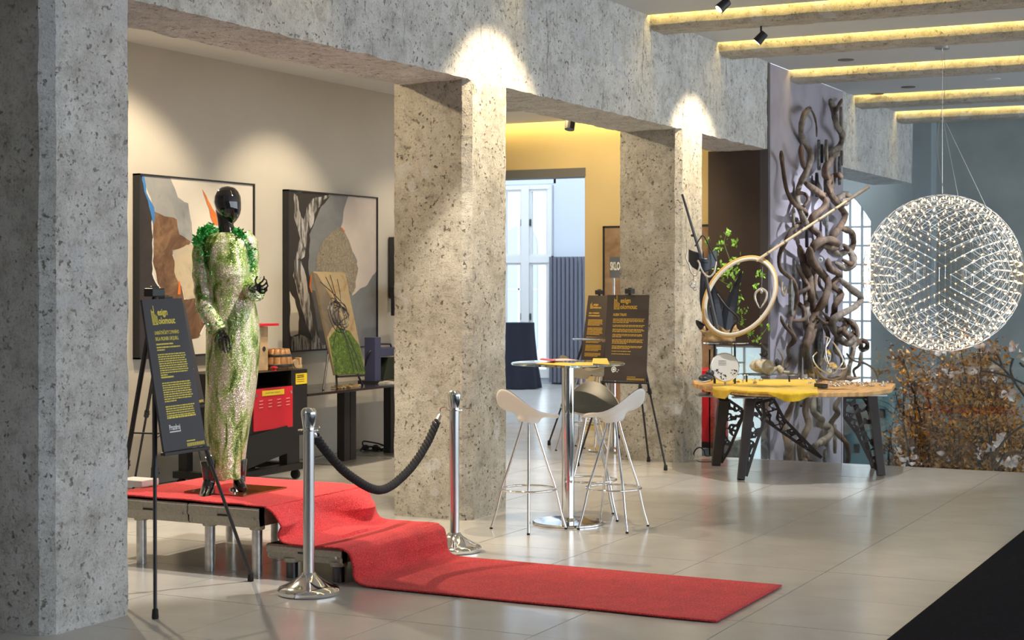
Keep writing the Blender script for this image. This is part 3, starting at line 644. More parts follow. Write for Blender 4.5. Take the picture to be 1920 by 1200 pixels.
# ------------------------------------------------------------------ black runner, stage, red carpet
m = MB(); m.box((3.5, -1.2, 0), (14.2, 1.83, .008)); m.build('floor_runner', M_rug, label='wide black runner lying at the lower right corner', cat='carpet', kind='thing')
def stage(name, label, x0, x1, y0, y1, top, rim, legs, legr, legm, grp=None):
    t_ = thing(name, label, 'stage platform', ((x0 + x1) / 2, (y0 + y1) / 2, 0), grp)
    m = MB(); m.box((x0 + .01, y0 + .01, top - .02), (x1 - .01, y1 - .01, top)); m.build('deck', M_ply, t_)
    for nm, sx in (('front', 1), ('back', -1)):
        xx = x0 if sx == 1 else x1; m = MB(); zm = top - rim * .52
        pl = [(xx, top), (xx - .012 * sx, top - .01), (xx - .012 * sx, zm), (xx - .002 * sx, zm - .006), (xx + .012 * sx, top - rim), (xx + .05 * sx, top - rim), (xx + .05 * sx, top)]
        m.prism(pl, lambda u, v, h: (u, y0 + h, v), y1 - y0); r_ = m.build('side_rail', M_ply, t_)
        ym = (y0 + y1) / 2; m = MB(); m.box((xx - .016 * sx if sx == 1 else xx - .0, ym - .035, zm + .004), (xx + .004 if sx == 1 else xx + .016, ym + .035, zm + .014)); m.build('slot', M_black, r_)
        m = MB(); m.tube([(xx - .018 * sx, y0 + .03, zm), (xx - .01 * sx, y0 + .03, zm)], .008, 8); m.build('latch', M_steel, r_)
    for yy in (y0, y1 - .02):
        m = MB(); m.box((x0, yy, top - rim * .9), (x1, yy + .02, top)); m.build('end_rail', M_ply, t_)
    for (lx, ly) in legs:
        m = MB(); m.lathe([(legr, 0), (legr, top - rim + .02)], 20, (lx, ly, 0)); L_ = m.build('leg', legm, t_, smooth=True)
        m = MB(); m.lathe([(legr * 1.35, top - rim - .012), (legr * 1.45, top - rim - .008), (legr * 1.45, top - rim + .012)], 20, (lx, ly, 0)); m.build('leg_socket', M_ply, L_, smooth=True)
    return t_
M_blackleg = mat('dark_steel_leg', (.10, .10, .11), .35, .8)
stage('stage_platform', 'taller stage platform nearer the step, under the red carpet', 7.40, 8.42, 5.36, 5.85, .385, .115, [(7.45, 5.41), (7.45, 5.74), (8.36, 5.42), (8.36, 5.78)], .030, M_galv)
stage('stage_platform', 'taller stage platform behind, at the left pillar, carrying the mannequin', 7.40, 8.42, 5.86, 6.42, .385, .115, [(7.45, 6.24), (8.36, 6.28), (8.36, 5.93)], .030, M_galv)
stage('stage_step', 'low stage step on black legs under the red carpet', 7.45, 8.46, 4.84, 5.34, .185, .085, [(7.49, 4.89), (7.49, 5.20), (8.42, 4.89), (8.42, 5.26)], .034, M_blackleg)
prof = [(6.44, .395), (5.75, .395), (5.36, .395), (5.325, .39), (5.30, .37), (5.29, .34), (5.28, .29), (5.26, .24), (5.215, .205), (5.14, .195), (5.0, .195), (4.87, .196), (4.80, .19), (4.765, .17), (4.76, .13), (4.755, .08), (4.73, .035), (4.68, .014), (4.60, .009), (4.3, .008), (3.5, .008), (2.66, .008)]
pp = smoothpath([(0, y, z) for y, z in prof], 8); npp = len(pp)
def cfn(u, v):
    i = u * (npp - 1); a = min(int(i), npp - 2); p = pp[a].lerp(pp[a + 1], i - a); x = 7.395 + 1.045 * v
    drop = max(0, 1 - abs(p.z - .29) / .11) if p.y < 5.4 else 0
    drop2 = max(0, 1 - abs(p.z - .10) / .09) if p.y < 4.9 else 0
    fold = noise.noise(V((x * 3.2, 0, 2.0))) * .09 + .03 * math.sin(x * 9 + p.z * 9)
    y = p.y - drop * (.035 + fold * 1.1) - drop2 * (.02 + .6 * noise.noise(V((x * 2.6, 3, 7))) * .06)
    z = p.z + (.010 * noise.noise(V((x * 4, p.y * 4, 1))) + .005 if p.y > 5.45 or 4.8 < p.y < 5.25 else 0) * (0 if p.y < 4.8 else 1) * .6 + .003
    if 5.0 < p.y < 5.36 and p.z < .3: z += .025 * max(0, math.sin((x - 7.5) * 4.6)) * (1 - abs(p.z - .22) / .08 if abs(p.z - .22) < .08 else 0)
    ex = .012 * noise.noise(V((0, p.y * 2.2, v * 4))); return V((x + ex, y, max(z, .004)))
m = MB(); m.grid(cfn, 260, 64); m.build('red_carpet', M_carpet, smooth=True, solid=.008, label='red carpet running over the stage, down the step and out on the floor', cat='carpet', kind='thing')
p = at(262, 918, .0); m = MB(); q_ = aX(258, 920, 7.75); m.box((q_.x - .08, q_.y - .10, .41), (q_.x + .08, q_.y + .10, .45)); m.build('foam_block', M_wprint, bevel=.006, label='small white block lying on the red carpet beside the left pillar', cat='block', kind='thing')
# stanchions and rope
def stanchion():
    s_ = thing('rope_stanchion', 'chrome rope stanchion in front of the low stage step', 'stanchion', (0, 0, 0))
    m = MB(); m.lathe([(.155, 0), (.165, .004), (.168, .022), (.160, .034), (.13, .046), (.09, .066), (.058, .088), (.042, .104), (.038, .112), (.03, .115)], 48); m.build('base', M_chrome, s_, smooth=True, auto=35)
    m = MB(); m.lathe([(.152, -.001), (.158, .006)], 32); m.build('rubber_ring', M_rubber, s_)
    m = MB(); m.lathe([(.030, .10), (.030, .865)], 32); m.build('pole', M_steel, s_, smooth=True)
    m = MB(); m.lathe([(.030, .862), (.058, .866), (.058, .872), (.034, .876)], 32); m.lathe([(.031, .876), (.042, .955), (.040, .972), (.030, .984), (.001, .99)], 32); m.build('cap', M_chrome, s_, smooth=True, auto=35)
    return s_
st = stanchion(); st.location = at(579, 1113); st['group'] = 'chrome rope stanchions'
sb = dup(st, at(852, 1033) + V((.0, 0, 0)), 0, 'chrome rope stanchion behind the red carpet, before the middle pillar')
A_ = st.location + V((.045, .0, .868)); B_ = sb.location + V((-.045, .0, .868))
A_ = P(583, 806, proj(st.location)[2]); B_ = P(826, 772, proj(sb.location)[2])
pts = smoothpath([A_, A_.lerp(B_, .12) - V((0, 0, .145)), A_.lerp(B_, .28) - V((0, 0, .29)), A_.lerp(B_, .5) - V((0, 0, .40)), A_.lerp(B_, .71) - V((0, 0, .33)), A_.lerp(B_, .88) - V((0, 0, .18)), B_], 14)
rope = thing('barrier_rope', 'twisted black barrier rope hanging between the two chrome stanchions', 'rope', A_)
i0, i1 = 4, len(pts) - 5; core = pts[i0:i1]; L = 0; cum = [0]
for a, c in zip(core, core[1:]): cum.append(cum[-1] + (c - a).length)
dense = []
for i in range(len(core) - 1):
    for j in range(4): dense.append((core[i].lerp(core[i + 1], j / 4), cum[i] + (cum[i + 1] - cum[i]) * j / 4))
for s_ in range(3):
    hp = []
    for i, (p, l) in enumerate(dense):
        t = (dense[min(i + 1, len(dense) - 1)][0] - dense[max(i - 1, 0)][0]).normalized(); sd = t.cross(V((0, 0, 1))).normalized(); u = sd.cross(t)
        an = l / .09 * 2 * PI + s_ * 2 * PI / 3; hp.append(p + (sd * math.cos(an) + u * math.sin(an)) * .0145)
    m = MB(); m.tube(hp, .0120, 8); m.build('strand', mat('black_rope', (.010, .010, .012), .85, bump=.4, bscale=300) if s_ == 0 else bpy.data.materials['black_rope'], rope, smooth=True)
for a, c, h in ((pts[0], pts[i0 + 2], pts[1]), (pts[-1], pts[i1 - 3], pts[-2])):
    m = MB(); d = (c - a).normalized(); m.tube([a + d * .02, a + d * .03, c], [.010, .017, .019], 14); m.build('end_ferrule', M_steel, rope, smooth=True)
    m = MB(); sc_ = (st if (a - st.location).length < (a - sb.location).length else sb).location; dd_ = V((a.x - sc_.x, a.y - sc_.y, 0)).normalized(); m.tube(smoothpath([a, a + V((0, 0, .02)), V((sc_.x, sc_.y, .885)) + dd_ * .055, V((sc_.x, sc_.y, .868)) + dd_ * .045], 5), .004, 6); m.build('hook', M_chrome, rope, smooth=True)

# ------------------------------------------------------------------ mannequin in the sequin dress
MD = 9.60; MC = P(428, 530, MD); MC.z = 0
def mp(px, py, dz=0.0): p = P(px, py, MD); return p - FW * dz        # dz: towards camera, metres
man = thing('mannequin', 'glossy black egg-headed mannequin in a green and silver sequin gown on the red carpet', 'mannequin', (7.85, 5.85, .40))
def remesh(mb, name, m_, vox, parent):
    o = mb.build(name + '_raw', m_, None); md = o.modifiers.new('r', 'REMESH'); md.mode = 'VOXEL'; md.voxel_size = vox
    sm = o.modifiers.new('s', 'SMOOTH'); sm.iterations = 4; sm.factor = .5
    dg = bpy.context.evaluated_depsgraph_get(); dg.update(); me = bpy.data.meshes.new_from_object(o.evaluated_get(dg)); bpy.data.objects.remove(o)
    off = wloc(parent); me.transform(Matrix.Translation(-off)); me.polygons.foreach_set('use_smooth', [True] * len(me.polygons)); me.materials.clear(); me.materials.append(m_)
    n = bpy.data.objects.new(name, me); C.objects.link(n); n.parent = parent; return n
m = MB()
hr = Matrix(((RT.x, -FW.x, 0), (RT.y, -FW.y, 0), (0, 0, 1)))
# head: egg rings from the photo outline (y px, x left, x right)
head = [(349, 424, 430), (352, 414, 440), (358, 407, 446), (368, 402, 451), (380, 401, 452), (392, 405, 452), (401, 411, 450), (408, 418, 447), (414, 425, 443), (418, 430, 439)]
rings = []
for y, l, r in head:
    c = mp((l + r) / 2, y, .0); a = (r - l) / 2 / FPX * MD; dd = a * 1.16; rings.append([c + RT * a * math.cos(t) - FW * dd * math.sin(t) for t in [2 * PI * i / 20 for i in range(20)]])
m.add([p for r_ in rings for p in r_], [(i * 20 + j, i * 20 + (j + 1) % 20, (i + 1) * 20 + (j + 1) % 20, (i + 1) * 20 + j) for i in range(len(rings) - 1) for j in range(20)] + [tuple(range(20)), tuple((len(rings) - 1) * 20 + j for j in range(20))])
m.tube([mp(419, 392, -.02), mp(421, 410, -.015), mp(424, 428, -.005), mp(427, 446, 0)], [.052, .046, .047, .062], 18)
def rings_from(prof, dk):
    v_ = []; n = 28
    for (y, l, r, dp) in prof:
        c = mp((l + r) / 2, y); a = (r - l) / 2 / FPX * MD
        for i in range(n): t = 2 * PI * i / n; v_.append(c + RT * a * math.cos(t) - FW * dp * math.sin(t))
    return v_, n
bodyp = [(438, 410, 444, .06), (446, 384, 466, .075), (470, 386, 470, .10), (500, 390, 470, .11), (550, 394, 473, .10), (600, 394, 482, .12), (640, 392, 484, .13), (700, 395, 474, .11), (800, 398, 460, .085), (870, 400, 450, .07)]
v_, n = rings_from(bodyp, 1)
m.add(v_, [(i * n + j, i * n + (j + 1) % n, (i + 1) * n + (j + 1) % n, (i + 1) * n + j) for i in range(len(bodyp) - 1) for j in range(n)] + [tuple(range(n)), tuple((len(bodyp) - 1) * n + j for j in range(n))])
# legs and feet in heeled shoes
Lf = mp(395, 0, 0); 
def leg(px, toe, base_y, hz):
    m.tube([mp(px, 860, hz), mp(px + 1, 890, hz), mp(px + 2, 905, hz)], [.05, .038, .034], 12)
leg(397, 0, 0, .10); leg(449, 0, 0, .02)
m.tube([mp(398, 900, .10), mp(396, 914, .13), mp(395, 926, .20), mp(395, 928, .25)], [.036, .038, .034, .022], 12)
m.tube([mp(450, 898, .02), mp(450, 905, .04), mp(457, 912, .07), mp(464, 914, .09)], [.034, .036, .030, .018], 12)
def hand(mb, wrist, mid, dirs, r=.0064):
    mb.tube([wrist, wrist.lerp(mid, .45), mid], [.024, .034, .036], 12, flat=.55)
    for base, pl in dirs:
        mb.tube([base] + pl, [r * 1.1, r * 1.05, r * .95, r * .75][:len(pl) + 1], 8)
# left hand in picture (hanging down)
wr = mp(423, 616, .15); palm = mp(429, 630, .165)
fing = [((421, 634), (421.5, 645), (424, 652), (426.5, 655)), ((427, 635.5), (429, 647), (431.5, 656), (433, 660)), ((433, 634), (435.5, 645), (437.5, 655), (438, 660)), ((438, 630), (441, 640), (442.5, 649), (442, 654))]
hand(m, wr, palm, [(mp(*f[0], .175), [mp(*f[1], .19), mp(*f[2], .192), mp(*f[3], .184)]) for f in fing] + [(mp(421, 624, .17), [mp(415, 632, .19), mp(414.5, 640, .20)])])
m.tube([mp(421, 632, .172), mp(438, 629, .172)], .012, 10)
# right hand raised, curled
wr2 = mp(484, 541, .20); palm2 = mp(497, 539, .24)
fing2 = [((500, 549), (508, 549), (514, 544), (513, 538)), ((501, 543), (509, 542), (516, 536), (514, 530)), ((501, 537), (508, 535), (514, 529), (512, 523.5)), ((499, 531), (505, 528), (509, 522), (508, 517.5))]
hand(m, wr2, palm2, [(mp(*f[0], .25), [mp(*f[1], .272), mp(*f[2], .282), mp(*f[3], .276)]) for f in fing2] + [(mp(492, 532, .25), [mp(493, 524, .275), mp(497, 518, .285)])])
m.tube([mp(499, 548, .248), mp(498, 532, .248)], .012, 10)
# arms under the sleeves
m.tube([mp(384, 455, .0), mp(384, 500, .02), mp(389, 560, .04), mp(405, 592, .10), wr], [.050, .046, .040, .036, .026], 14)
m.tube([mp(462, 455, 0), mp(470, 500, -.02), mp(470, 536, .02), mp(478, 543, .14), wr2], [.050, .044, .038, .034, .026], 14)
remesh(m, 'body', M_blackgloss, .0040, man)
m = MB(); m.tube([mp(444, 356, .065), mp(436, 353, .055), mp(428, 352.5, .05)], .0005, 4)
# dress shell
dp_ = [(437, 408, 444, .070), (439, 398, 454, .082), (444, 382, 466, .095), (456, 378, 472, .115), (475, 382, 474, .13), (495, 387, 474, .145), (515, 390, 474, .150), (535, 391, 473, .135), (555, 391, 474, .125), (575, 391, 479, .135), (600, 390, 484, .150), (630, 388, 487, .160), (660, 387, 486, .160), (700, 386, 481, .150), (750, 386, 475, .140), (800, 386, 468, .130), (850, 387, 461, .125), (880, 388, 457, .125), (896, 389, 456, .125)]
zs = smoothpath([(a, 0, 0) for a, *_ in dp_], 1)
def dprof(t):
    i = t * (len(dp_) - 1); a = min(int(i), len(dp_) - 2); f = i - a; f = f * f * (3 - 2 * f) * .4 + f * .6; return [dp_[a][k] * (1 - f) + dp_[a + 1][k] * f for k in range(4)]
def dfn(u, v):
    y, l, r, dp = dprof(u); a = (r - l) / 2 / FPX * MD; t = 2 * PI * v; c = mp((l + r) / 2, y)
    k = 1 + .018 * math.sin(5 * t + y * .03) * min(1, max(0, (y - 560) / 120)) + .03 * noise.noise(V((math.cos(t) * 1.5, math.sin(t) * 1.5, y * .012)))
    # diagonal drape folds across bust and waist
    if 460 < y < 640: k += .022 * math.sin((y * .16 + 4.0 * math.cos(t))) * math.sin(PI * (y - 460) / 180) * (1 if math.sin(t) > 0 else .3)
    p = c + RT * a * k * math.cos(t) - FW * dp * k * math.sin(t)
    if u > .999: p.z += .006 * math.sin(7 * t)
    if u < .001: p.z -= .030 * max(0, math.sin(t))
    return p
m = MB(); m.grid(dfn, 150, 110); dress = m.build('sequin_dress', M_dress, man, smooth=True, solid=.006)
def sleeve(pts, rs, nm):
    pts = [V(p) for p in pts]; sp = smoothpath(pts, 8); k = len(sp); rr = []
    for i in range(k):
        t = i / (k - 1) * (len(rs) - 1); a = min(int(t), len(rs) - 2); rr.append((rs[a] * (1 - (t - a)) + rs[a + 1] * (t - a)) * (1 + .06 * math.sin(i * 1.1) + .05 * noise.noise(V((i * .4, 0, 5)))))
    m = MB(); m.tube(sp, rr, 22); o = m.build(nm, M_dress, man, smooth=True); return sp, rr
s1 = sleeve([mp(392, 438, 0), mp(382, 455, .0), mp(380, 500, .02), mp(384, 545, .04), mp(392, 580, .07), mp(408, 603, .12), mp(421, 622, .15)], [.045, .062, .058, .056, .056, .054, .050], 'sleeve')
s2 = sleeve([mp(455, 440, 0), mp(466, 458, 0), mp(470, 500, -.02), mp(471, 530, .01), mp(477, 546, .10), mp(490, 548, .19)], [.045, .056, .048, .050, .052, .05], 'sleeve')
# bead tufts on shoulders and sleeves
m = MB(); rnd = random.Random(3)
def tuft(p, sz, n, spread):
    for _ in range(n):
        c = p + V((rnd.gauss(0, spread), rnd.gauss(0, spread), rnd.gauss(0, spread))); d = V((rnd.uniform(-1, 1), rnd.uniform(-1, 1), rnd.uniform(-.6, 1))).normalized() * sz * rnd.uniform(.6, 1.3); s_ = d.cross(V((rnd.random(), rnd.random(), rnd.random()))).normalized() * sz * .22
        m.add([c, c + d * .5 + s_, c + d, c + d * .5 - s_], [(0, 1, 2, 3)])
for t in range(60):
    a = t / 60; tuft(mp(373 + 26 * a, 458 - 27 * math.sin(a * 1.7), .03 + .05 * rnd.random()), .032, 7, .012)
    tuft(mp(446 + 24 * a, 437 + 40 * a * a, .03 + .04 * rnd.random()), .030, 6, .010)
    if t < 34: tuft(mp(378 + 10 * rnd.random(), 460 + t * 2.0, .07), .022, 4, .012)
    if t < 30: tuft(mp(472 + 3 * rnd.random(), 470 + t * 1.4, .05), .022, 4, .010)
for sp, rr, lo in ((s1[0], s1[1], 26), (s2[0], s2[1], 24)):
    for i in range(lo, len(sp)):
        for _ in range(5):
            d = V((rnd.uniform(-1, 1), rnd.uniform(-1, 1), rnd.uniform(-1, 1))).normalized(); tuft(sp[i] + d * rr[i], .020, 3, .006)
for _ in range(26): tuft(mp(396 + rnd.uniform(-6, 20), rnd.uniform(470, 540), .13), .016, 2, .01)
o = m.build('bead_tufts', M_tuft, man, weld=False); o['kind'] = 'stuff'
m = MB(); m.add([V((7.63, 5.64, .402)), V((8.07, 5.64, .402)), V((8.07, 6.07, .402)), V((7.63, 6.07, .402)), V((7.63, 5.64, .414)), V((8.07, 5.64, .414)), V((8.07, 6.07, .414)), V((7.63, 6.07, .414))], [(0, 3, 2, 1), (4, 5, 6, 7), (0, 1, 5, 4), (1, 2, 6, 5), (2, 3, 7, 6), (3, 0, 4, 7)]); m.build('base_plate', mat('amber_gloss_plate', (.20, .07, .02), .06, coat=1), man)
m = MB(); q_ = mp(438, 906, -.02); m.tube([(q_.x, q_.y, .41), (q_.x, q_.y, .72)], .008, 8); m.lathe([(.03, .414), (.03, .422), (.012, .43)], 16, (q_.x, q_.y, 0)); m.build('support_rod', M_chrome, man, smooth=True)

# ------------------------------------------------------------------ side room: engraving machine, tables, easel picture
YM = 7.72
def q(px, py, Y=YM): return aY(px, py, Y)
mc = thing('engraving_machine', 'black and red laser engraving machine on casters behind the mannequin', 'machine', (10.9, 8.0, 0))
xl = 10.30; xr = q(576, 700).x; zt = q(560, 693).z; zb = q(548, 818).z
M_mblack = mat('machine_black', (.012, .011, .012), .45, spec=.35)
m = MB(); xa, xb_ = q(474, 700).x, q(546, 700).x; zA, zB = q(510, 697).z, q(510, 727).z
m.box((xl, YM, zb), (xr, YM + .55, zB)); m.box((xl, YM, zB), (xa - .25, YM + .55, zt)); m.box((xb_, YM, zB), (xr, YM + .55, zt)); m.box((xa - .25, YM + .35, zB), (xb_, YM + .55, zt)); m.box((xa - .25, YM, zA), (xb_, YM + .55, zt)); m.build('cabinet', M_mblack, mc, bevel=.006)
m = MB(); m.box((xa - .2, YM + .32, zB), (xb_ - .01, YM + .345, zA)); m.build('window', mat('maroon_window', (.06, .008, .012), .15), mc)
m = MB(); m.box((xa, YM - .012, q(510, 805).z), (q(547, 805).x, YM + .002, q(510, 727).z)); rp = m.build('front_panel', M_red, mc, bevel=.004, label='bright red front panel')
for k in range(4):
    for j in range(3):
        x_ = xa + .09 + k * .125 + .0; z_ = q(510, 750).z - j * .026; m = MB(); m.tube([(x_ - .025, YM - .014, z_), (x_ + .025, YM - .014, z_ + .002)], .005, 6); m.build('vent_slot', mat('pale_red', (.7, .2, .2), .4) if (k, j) == (0, 0) else bpy.data.materials['pale_red'], rp)
M_ylab = mat('yellow_sticker', (.78, .56, .02), .5)
m = MB(); a_, c_ = q(489, 743), q(530, 729); m.box((a_.x, YM - .016, a_.z), (c_.x, YM - .012, c_.z)); lb = m.build('sticker', M_ylab, mc, label='yellow sticker')
m = MB(); put_text(m, 'Laser Engraving & Cutting Machine', .04, .045, .02, lambda x, y: V((a_.x + x, YM - .0165, a_.z + y)), width=.22); put_text(m, 'Caution laser radiation', .04, .018, .015, lambda x, y: V((a_.x + x, YM - .0165, a_.z + y)), width=.2); m.build('lettering', M_black, lb)
m = MB(); a2, c2_ = q(554, 721), q(575, 699); m.box((a2.x, YM - .004, a2.z), (c2_.x, YM + .001, c2_.z)); lb2 = m.build('sticker', M_ylab, mc)
m = MB(); put_text(m, 'CAUTION', .015, c2_.z - a2.z - .035, .03, lambda x, y: V((a2.x + x, YM - .0045, a2.z + y)), bold=.0005, width=.1)
for i in range(6): rect(m, .015, .02 + i * .018, .12, .024 + i * .018, lambda x, y: V((a2.x + x, YM - .0045, a2.z + y)))
m.build('small_print', M_black, lb2, kind='stuff')
for px in (477, 543):
    m = MB(); p_ = q(px, 742 if px == 477 else 735); m.tube([p_ + V((0, -.02, 0)), p_], .012, 12); m.build('lock', M_chrome, mc)
for a_, c_ in (((q(542, 820).x, YM + .02, .12), (q(565, 820).x, YM + .10, zb)), ((xl, YM + .02, .12), (xl + .08, YM + .10, zb)), ((xl, YM + .45, .12), (xl + .08, YM + .53, zb)), ((xr - .12, YM + .45, .12), (xr - .04, YM + .53, zb))): m = MB(); m.box(a_, c_); m.build('leg', M_mblack, mc)
m = MB(); m.box((xl + .02, YM - .012, q(385, 792).z), (q(402, 750).x, YM + .002, q(385, 706).z)); m.build('side_panel', M_red, mc, bevel=.004)
m = MB(); m.box((xl - .04, YM, .085), (xr - .06, YM + .10, .14)); m.box((xl - .04, YM, .085), (xl + .06, YM + .56, .14)); m.box((xr - .16, YM, .085), (xr - .06, YM + .56, .14)); m.build('base_frame', M_mblack, mc, bevel=.005)
tz0, tz1 = q(450, 886).z, q(540, 842).z
m = MB(); m.prism([(q(455, 845).x, .42), (q(535, 838).x, .47), (q(552, 865).x, .26), (q(455, 888).x, .16)], lambda u, v, h: (u, YM - .02 + h, v), .03); m.build('sloping_tray', M_mblack, mc)
for x_, y_ in ((xl, YM + .05), (xl, YM + .5), (xr - .1, YM + .05), (xr - .1, YM + .5)):
    m = MB(); m.tube([(x_ - .015, y_, .042), (x_ + .015, y_, .042)], .04, 16); m.box((x_ - .02, y_ - .012, .05), (x_ + .02, y_ + .012, .09)); m.build('caster', M_rubber, mc)
M_rawwood = mat('raw_wood', (.50, .34, .18), .6, 0, .3, 12)
bh = thing('wooden_birdhouse', 'wooden model with red flat roof standing on the engraving machine', 'ornament', (q(480, 650, 7.9).x, 7.9, zt))
a_ = q(470, 690, 7.9); c_ = q(499, 612, 7.9)
m = MB(); m.box((a_.x, 7.88, zt), (c_.x, 8.05, c_.z)); m.build('body', M_rawwood, bh, bevel=.004)
m = MB(); r0 = q(470, 612, 7.9); r1 = q(510, 606, 7.9); m.box((r0.x, 7.83, r0.z), (r1.x, 8.1, r1.z)); m.build('roof', M_red, bh)
m = MB(); m.tube([(c_.x - .06, 7.875, zt + .18), (c_.x - .06, 7.88, zt + .18)], .02, 12); m.build('entrance_hole', M_black, bh)
bx = q(518, 690, 7.95); bar = thing('wooden_barrel', 'small wooden barrel with black hoops on the engraving machine', 'barrel', (bx.x, 7.95, zt))
hb = q(518, 654, 7.95).z - zt; rb = (q(537, 690, 7.95) - q(501, 690, 7.95)).length / 2
for k in range(14):
    a0 = 2 * PI * k / 14 + .01; a1 = 2 * PI * (k + 1) / 14 - .01; m = MB(); v_ = []
    for zz, rr in ((0, 1.0), (.25, .98), (.5, .93), (.75, .86), (1, .78)):
        for a in (a0, (a0 + a1) / 2, a1): v_.append((bx.x + rb * rr * math.cos(a), 7.95 + rb * rr * math.sin(a), zt + hb * zz))
    m.add(v_, [(i * 3 + j, i * 3 + j + 1, i * 3 + j + 4, i * 3 + j + 3) for i in range(4) for j in range(2)]); m.build('stave', mat('barrel_oak', (.42, .20, .07), .45, 0, .35, 15) if k == 0 else bpy.data.materials['barrel_oak'], bar, smooth=True, solid=.006)
m = MB(); m.lathe([(.001, 0), (rb * .76, 0)], 24, (bx.x, 7.95, zt + hb * .97)); m.build('lid', bpy.data.materials['barrel_oak'], bar)
for zz, rr in ((.2, 1.0), (.68, .89)):
    m = MB(); m.lathe([(rb * rr + .004, hb * zz - .012), (rb * rr + .007, hb * zz), (rb * rr - .001, hb * zz + .012)], 32, (bx.x, 7.95, zt)); m.build('hoop', M_black, bar, smooth=True)
tx = q(552, 692, 7.85); tk = thing('wooden_toy_cart', 'little raw-wood block model right of the barrel on the machine', 'toy', (tx.x, 7.85, zt))
m = MB(); m.box((tx.x - .10, 7.83, zt), (tx.x + .09, 7.9, zt + .03)); m.box((tx.x + .05, 7.83, zt + .03), (tx.x + .08, 7.88, zt + .09)); m.box((tx.x - .03, 7.85, zt + .03), (tx.x + .03, 7.88, zt + .07)); m.build('block', M_rawwood, tk, bevel=.003)
m = MB(); m.tube([(tx.x - .01, 7.822, zt + .045), (tx.x - .01, 7.84, zt + .045)], .035, 16); m.build('wheel', M_rawwood, tk)
ex = q(514, 690, 7.78); m = MB(); m.lathe([(.022, 0), (.022, .012), (.012, .014), (.012, .02), (.03, .024), (.028, .036), (.001, .04)], 20, (ex.x, 7.78, zt)); m.build('stop_button', M_red, smooth=True, label='red mushroom stop button on top of the engraving machine', cat='button', kind='thing')
# black tables
TZ = .70; TY0, TY1 = 7.80, 8.48
xs = [q(578, 730, TY0).x, q(662, 725, TY0).x, 14.35]
for k, lab in ((0, 'black table with column leg, nearer one beside the engraving machine'), (1, 'black table carrying the blue engraving device, further right')):
    x0, x1 = xs[k] + .004 * k, xs[k + 1]; t_ = thing('pedestal_table', lab, 'table', ((x0 + x1) / 2, 8.15, 0), 'black pedestal tables')
    m = MB(); m.box((x0, TY0, TZ - .022), (x1, TY1, TZ)); m.build('tabletop', mat('black_tabletop', (.018, .018, .018), .12) if k == 0 else bpy.data.materials['black_tabletop'], t_, bevel=.003)
    for xx in ([q(650, 800, 8.12).x] if k == 0 else [q(736, 800, 8.12).x]):
        m = MB(); m.box((xx - .10, 8.08, .012), (xx - .005, 8.16, TZ - .022)); m.box((xx + .005, 8.08, .012), (xx + .10, 8.16, TZ - .022)); m.build('column', M_mblack, t_)
        m = MB(); m.box((xx - .35, 7.84, 0), (xx + .35, 8.42, .012)); m.build('base_plate', mat('grey_steel_plate', (.30, .30, .30), .3, .8) if k == 0 else bpy.data.materials['grey_steel_plate'], t_, bevel=.02)
# tabletop easel with canvas
c5 = lean_board((628, 703), (685, 700), (587, 509), (647, 511), 7.95)
tl, tr, br, bl = c5; n5 = (tr - tl).cross(bl - tl).normalized(); n5 = n5 if n5.y < 0 else -n5
def f5(s, t, h=.001): return bl.lerp(br, s).lerp(tl.lerp(tr, s), t) + n5 * h
cv = thing('leaning_canvas', 'photo canvas with black scribbled lines over green leaves on a table easel', 'picture', bl)
m = MB(); m.add([f5(0, 0, 0), f5(1, 0, 0), f5(1, 1, 0), f5(0, 1, 0), f5(0, 0, -.02), f5(1, 0, -.02), f5(1, 1, -.02), f5(0, 1, -.02)], [(0, 1, 2, 3), (7, 6, 5, 4), (0, 4, 5, 1), (1, 5, 6, 2), (2, 6, 7, 3), (3, 7, 4, 0)]); m.build('canvas', blotch('canvas_ochre', [(.20, .12, .05), (.32, .24, .13), (.24, .20, .13)], 4), cv)
m = MB(); m.add([f5(.0, 0), f5(1, 0), f5(.98, .28), f5(.75, .42), f5(.4, .46), f5(.05, .35)], [tuple(range(6))]); m.build('leaf_print', blotch('leaf_print_mat', [(.02, .025, .01), (.05, .08, .01), (.06, .12, .015), (.26, .34, .04)], 34, 1), cv)
m = MB(); m.add([f5(0, .36), f5(.2, .45), f5(.62, .52), f5(.35, .78), f5(.1, .98), f5(0, .99)], [tuple(range(6))]); m.build('shade_print', blotch('umber_print', [(.09, .07, .05), (.16, .12, .08)], 4), cv)
rnd = random.Random(5); m = MB()
for k in range(9):
    cx_, cy_ = .52 + rnd.uniform(-.05, .05), .58 + rnd.uniform(-.03, .03); rx, ry = rnd.uniform(.16, .30), rnd.uniform(.08, .14)
    m.tube([f5(min(.97, max(.03, cx_ + rx * math.cos(t))), cy_ + ry * math.sin(t) + .03 * math.cos(t * 2 + k), .002) for t in [2 * PI * i / 20 for i in range(20)]], .0035, 4, closed=True)
for x0, y0, x1, y1 in ((.35, .95, .55, .6), (.9, .02, .5, .55), (.75, .02, .48, .5), (.1, .25, .6, .7), (.5, .97, .5, .5), (.7, .93, .6, .6), (.62, .02, .5, .5), (.15, .9, .8, .65)):
    m.tube(smoothpath([f5(x0, y0, .002), f5((x0 + x1) / 2 + .04, (y0 + y1) / 2, .002), f5(x1, y1, .002)], 6), .004, 4)
m.build('scribble_print', M_black, cv)
te = thing('table_easel', 'small black three-legged table easel holding the scribbled canvas', 'easel', (f5(.5, 0).x, 8.1, TZ))
top = f5(.4, .55, -.03)
for f in ((q(606, 716, 7.95)), (q(632, 716, 7.95)), (q(680, 712, 7.98))): f = V((f.x, f.y if f.x != 0 else 8, TZ + .001)); m = MB(); m.tube([top, f], .010, 8); m.build('leg', M_black, te)
